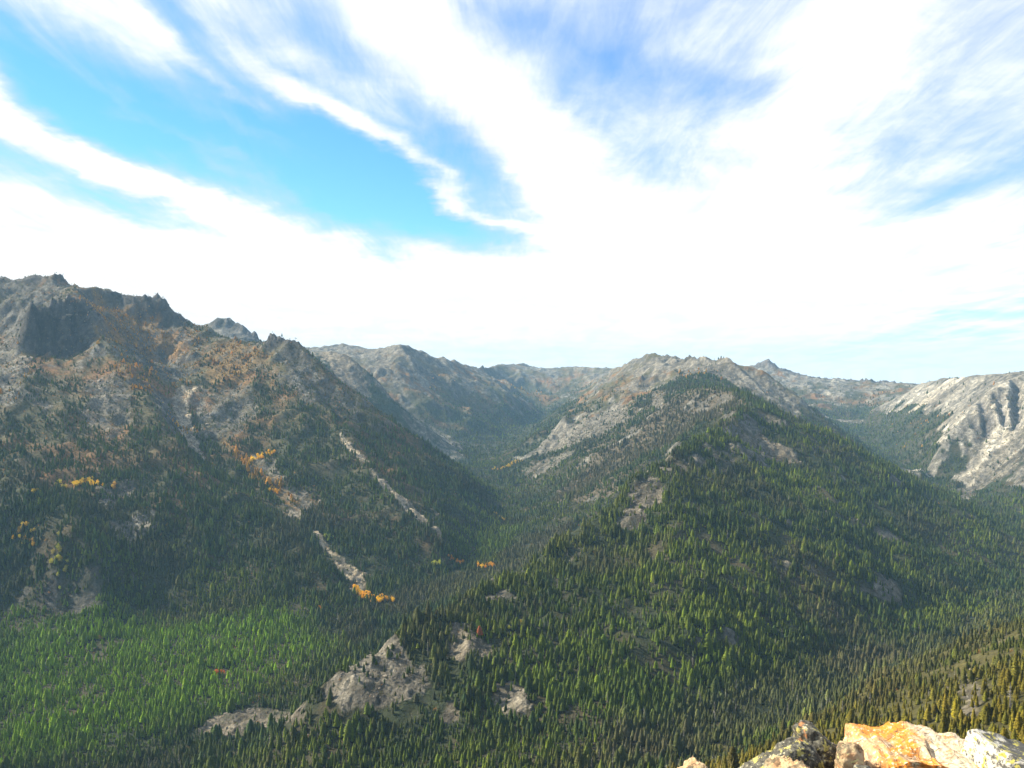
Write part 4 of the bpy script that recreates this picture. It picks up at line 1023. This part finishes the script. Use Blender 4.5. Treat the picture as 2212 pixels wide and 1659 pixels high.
def stained(g, v):
    st = g.n('ShaderNodeMapping', {'Vector': v, 'Rotation': (0, R(18), 0), 'Scale': (1, 1, .3)}).outputs[0]
    a = g.noise(st, 4.5, 6, .62, .6); b = g.noise(st, 11, 6, .65, .4); c = g.noise(v, 26, 5, .7)
    cream = g.mix(g.ramp(b, .35, .65), (.42, .26, .14, 1), (.58, .42, .26, 1))
    x = g.n('ShaderNodeSeparateXYZ', {0: v}).outputs
    band = g.m('MULTIPLY', g.ramp(x[0], -.20, -.08), g.ramp(x[0], .16, .10))
    org = g.m('MULTIPLY', g.ramp(a, .41, .52), g.m('ADD', .4, g.m('MULTIPLY', band, .75)))
    c1 = g.mix(org, cream, (.68, .25, .03, 1))
    gr = g.m('MULTIPLY', g.ramp(x[0], .08, .16), g.ramp(b, .38, .52))
    c1 = g.mix(g.m('MULTIPLY', gr, .85), c1, (.50, .46, .35, 1))
    c1 = g.mix(g.m('MULTIPLY', g.ramp(c, .50, .62), .75), c1, (.22, .12, .06, 1))
    c1 = g.mix(g.ramp(g.noise(v, 55, 4, .7), .54, .64), c1, (.72, .60, .42, 1))
    ck = g.n('ShaderNodeTexVoronoi', {'Vector': g.n('ShaderNodeMapping', {'Vector': v, 'Scale': (1, 1, .45), 'Rotation': (0, R(15), 0)}).outputs[0], 'Scale': 13.0, 'Randomness': 1.0}, feature='DISTANCE_TO_EDGE').outputs[0]
    c1 = g.mix(g.m('MULTIPLY', g.ramp(ck, .0, .035, 1, 0), g.ramp(b, .4, .6)), c1, (.07, .045, .03, 1))
    c1 = g.mix(g.m('MULTIPLY', g.ramp(g.noise(v, 9, 6, .7), .60, .68), .7), c1, (.17, .16, .08, 1))
    return c1
def lichened(g, v):
    a = g.noise(v, 20, 5, .7, .3); b = g.noise(v, 46, 4, .7); c = g.noise(v, 8, 5, .6)
    c1 = g.mix(g.ramp(b, .35, .65), (.035, .035, .030, 1), (.14, .135, .11, 1))
    c1 = g.mix(g.ramp(a, .55, .60), c1, (.42, .38, .12, 1))
    c1 = g.mix(g.m('MULTIPLY', g.ramp(b, .60, .66), .9), c1, (.62, .60, .42, 1))
    c1 = g.mix(g.ramp(c, .60, .68), c1, (.50, .22, .08, 1))
    return c1
def rusty(g, v):
    a = g.noise(v, 7, 6, .65, .5); b = g.noise(v, 22, 5, .7); c = g.noise(v, 40, 4, .7)
    c1 = g.mix(g.ramp(a, .40, .58), (.50, .38, .23, 1), (.44, .22, .10, 1))
    c1 = g.mix(g.ramp(b, .50, .60), c1, (.16, .10, .055, 1))
    c1 = g.mix(g.m('MULTIPLY', g.ramp(g.noise(v, 12, 6, .7), .50, .60), .8), c1, (.11, .105, .075, 1))
    c1 = g.mix(g.ramp(c, .58, .64), c1, (.60, .55, .25, 1))
    return c1
def whitish(g, v):
    a = g.noise(v, 10, 6, .7, .3); b = g.noise(v, 24, 4, .7); x = g.n('ShaderNodeSeparateXYZ', {0: v}).outputs
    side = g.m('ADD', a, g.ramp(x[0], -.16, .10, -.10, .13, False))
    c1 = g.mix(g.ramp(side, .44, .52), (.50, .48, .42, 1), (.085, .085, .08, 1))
    c1 = g.mix(g.ramp(b, .54, .60), c1, (.42, .38, .09, 1))
    c1 = g.mix(g.ramp(g.noise(v, 40, 4, .75), .55, .62), c1, (.07, .07, .065, 1))
    return c1
M_ST = rock_material('iron stained cream quartzite', stained); M_LI = rock_material('dark crusty lichen', lichened, .8); M_RU = rock_material('rusty broken rock', rusty, .7); M_WH = rock_material('white rock with grey and yellow lichen', whitish, .5)
def put_rock(me, pxc, pyt, Y, top, label, rz=0., tilt=(0, 0)):
    o = bpy.data.objects.new(me.name, me); C.objects.link(o); q_ = P(pxc, pyt, Y)
    o.rotation_euler = (tilt[0], tilt[1], rz); o.location = (0, 0, 0)
    mt = o.rotation_euler.to_matrix(); zz_ = max((mt @ v.co).z for v in me.vertices)
    o.location = (q_[0], q_[1], q_[2] - zz_)
    o['label'] = label; o['category'] = 'rock'; return o
put_rock(rock_mesh('boulder', (.365, .26, .34), 4, [(0, 0, 1, .70), (-.75, 0, .62, .78), (0, -1, .25, .72), (.15, -.1, 1, .72)], 7, .020, .002, M_ST, .55, .03), 1955, 1606, 3.7, 0, 'big cream boulder stained bright orange, at the bottom edge right of the dark lichened rocks')
put_rock(rock_mesh('stone_block', (.20, .22, .30), 9, [(-1, -.25, .25, .66), (.25, -.1, 1, .74), (0, -1, .1, .75)], 6, .012, .004, M_WH, .5), 2190, 1600, 3.55, 0, 'white faced rock with grey and yellow lichen in the bottom right corner', 0.1)
put_rock(rock_mesh('lichened_rock', (.165, .15, .27), 15, [(.5, 0, .85, .72), (-.9, -.2, .2, .75)], 6, .020, .014, M_LI, .7), 1768, 1560, 3.85, 0, 'upright dark grey rock crusted with pale lichen, touching the orange boulder on its left')
put_rock(rock_mesh('lichened_rock', (.205, .18, .26), 23, [(-.6, 0, .8, .72)], 6, .018, .014, M_LI, .7), 1690, 1598, 3.7, 0, 'low dark rock crusted with yellow lichen, leftmost of the two dark rocks')
put_rock(rock_mesh('rock_slab', (.27, .15, .26), 31, [(-.5, -.1, .85, .62), (0, -1, .3, .7)], 6, .030, .018, M_RU, .8), 1700, 1640, 3.50, 0, 'broken rusty pink rock below the two dark lichened rocks')
put_rock(rock_mesh('small_rock', (.11, .09, .24), 41, [(.4, 0, .9, .7)], 6, .020, .022, M_RU, .8), 1520, 1646, 3.45, 0, 'small yellow lichened rock poking up at the bottom edge, leftmost of all')
put_rock(rock_mesh('small_rock', (.07, .07, .16), 47, [], 5, .010, .008, M_RU, .7), 1838, 1600, 3.62, 0, 'little orange stone wedged between the dark rock and the orange boulder')
put_rock(rock_mesh('small_rock', (.09, .07, .26), 53, [], 5, .012, .014, M_LI, .7), 1860, 1652, 3.38, 0, 'small dark lichened stone in front of the orange boulder')
# the ledge they stand on
xs_ = np.linspace(-5, 6, 260); ys_ = np.linspace(-5, 6.5, 260); gx_, gy_ = np.meshgrid(xs_, ys_)
ed = 4.3 + .5 * fbm(gx_, gx_ * 0, 1.3, 4, 201) + .25 * sm(gx_, 0, 3)
gz_ = -1.87 - .095 * np.clip(gy_, 0, 9) + .10 * fbm(gx_, gy_, 1.1, 5, 203, .6) + (ridged(gx_, gy_, .9, 4, 205) - .4) * .10 - np.maximum(gy_ - ed, 0) * 2.6 - sm(-gx_ + 1.0, 0, .8) * .28 * sm(gy_, 1, 3)
vs = np.stack([gx_, gy_, gz_], 2).reshape(-1, 3); fs = [(j * 260 + i, j * 260 + i + 1, (j + 1) * 260 + i + 1, (j + 1) * 260 + i) for j in range(259) for i in range(259)]
lm = mesh_from('ledge', [tuple(v) for v in vs], fs, M_RU); lo = bpy.data.objects.new('rock_ledge', lm); C.objects.link(lo); lo['kind'] = 'structure'; lo['label'] = 'broken rusty rock ledge of the viewpoint'
# dry grass beside the small rock
M_GR = flat_material('dry straw', (.42, .36, .12))
def tuft(px_, py_, Y, n_, hmin, hmax, label, seed):
    r = random.Random(seed); q_ = P(px_, py_, Y); vs = []; fs = []
    for k in range(n_):
        bx, by = q_[0] + r.gauss(0, .022), q_[1] + r.gauss(0, .03); h = r.uniform(hmin, hmax); lx, ly = r.gauss(0, .022), r.gauss(0, .02); a = r.uniform(0, 3.1); wx, wy = math.cos(a) * .0018, math.sin(a) * .0018
        z0 = q_[2] - .22; b = len(vs)
        for t in (0, .35, .7, 1):
            s = 1 - t * .9; zz_ = z0 + (h + .1) * t; vs += [(bx + lx * t * t - wx * s, by + ly * t * t - wy * s, zz_), (bx + lx * t * t + wx * s, by + ly * t * t + wy * s, zz_)]
        fs += [(b + 2 * i, b + 2 * i + 1, b + 2 * i + 3, b + 2 * i + 2) for i in range(3)]
    o = bpy.data.objects.new('grass_tuft', mesh_from('grass_tuft', vs, fs, M_GR)); C.objects.link(o); o['label'] = label; o['category'] = 'grass'
tuft(1562, 1645, 3.5, 16, .08, .16, 'thin dry grass blades beside the small leftmost rock at the bottom edge', 3)

# ------------------------------------------------------------------ haze: the valley air
if HAZE_DENSITY > 0:
    me = bpy.data.meshes.new('haze'); b = bmesh.new(); bmesh.ops.create_cube(b, size=1.0)
    zlo = float(VZ.min()) - 3; zhi = 640.
    for v in b.verts: v.co = (v.co.x * 52000, v.co.y * 52000, zlo if v.co.z < 0 else zhi)
    b.to_mesh(me); b.free()
    hz = bpy.data.objects.new('haze', me); C.objects.link(hz); hz['kind'] = 'stuff'; hz['label'] = 'thin blue mountain haze filling the valleys'
    m = bpy.data.materials.new('blue air'); m.use_nodes = True; g = NT(m.node_tree)
    vol = g.n('ShaderNodeVolumePrincipled', {'Color': (.36, .68, 1.0, 1), 'Density': HAZE_DENSITY, 'Anisotropy': 0.0})
    g.n('ShaderNodeOutputMaterial', {'Volume': vol.outputs[0]})
    me.materials.append(m)
print('script done', round(time.time() - T0, 1))
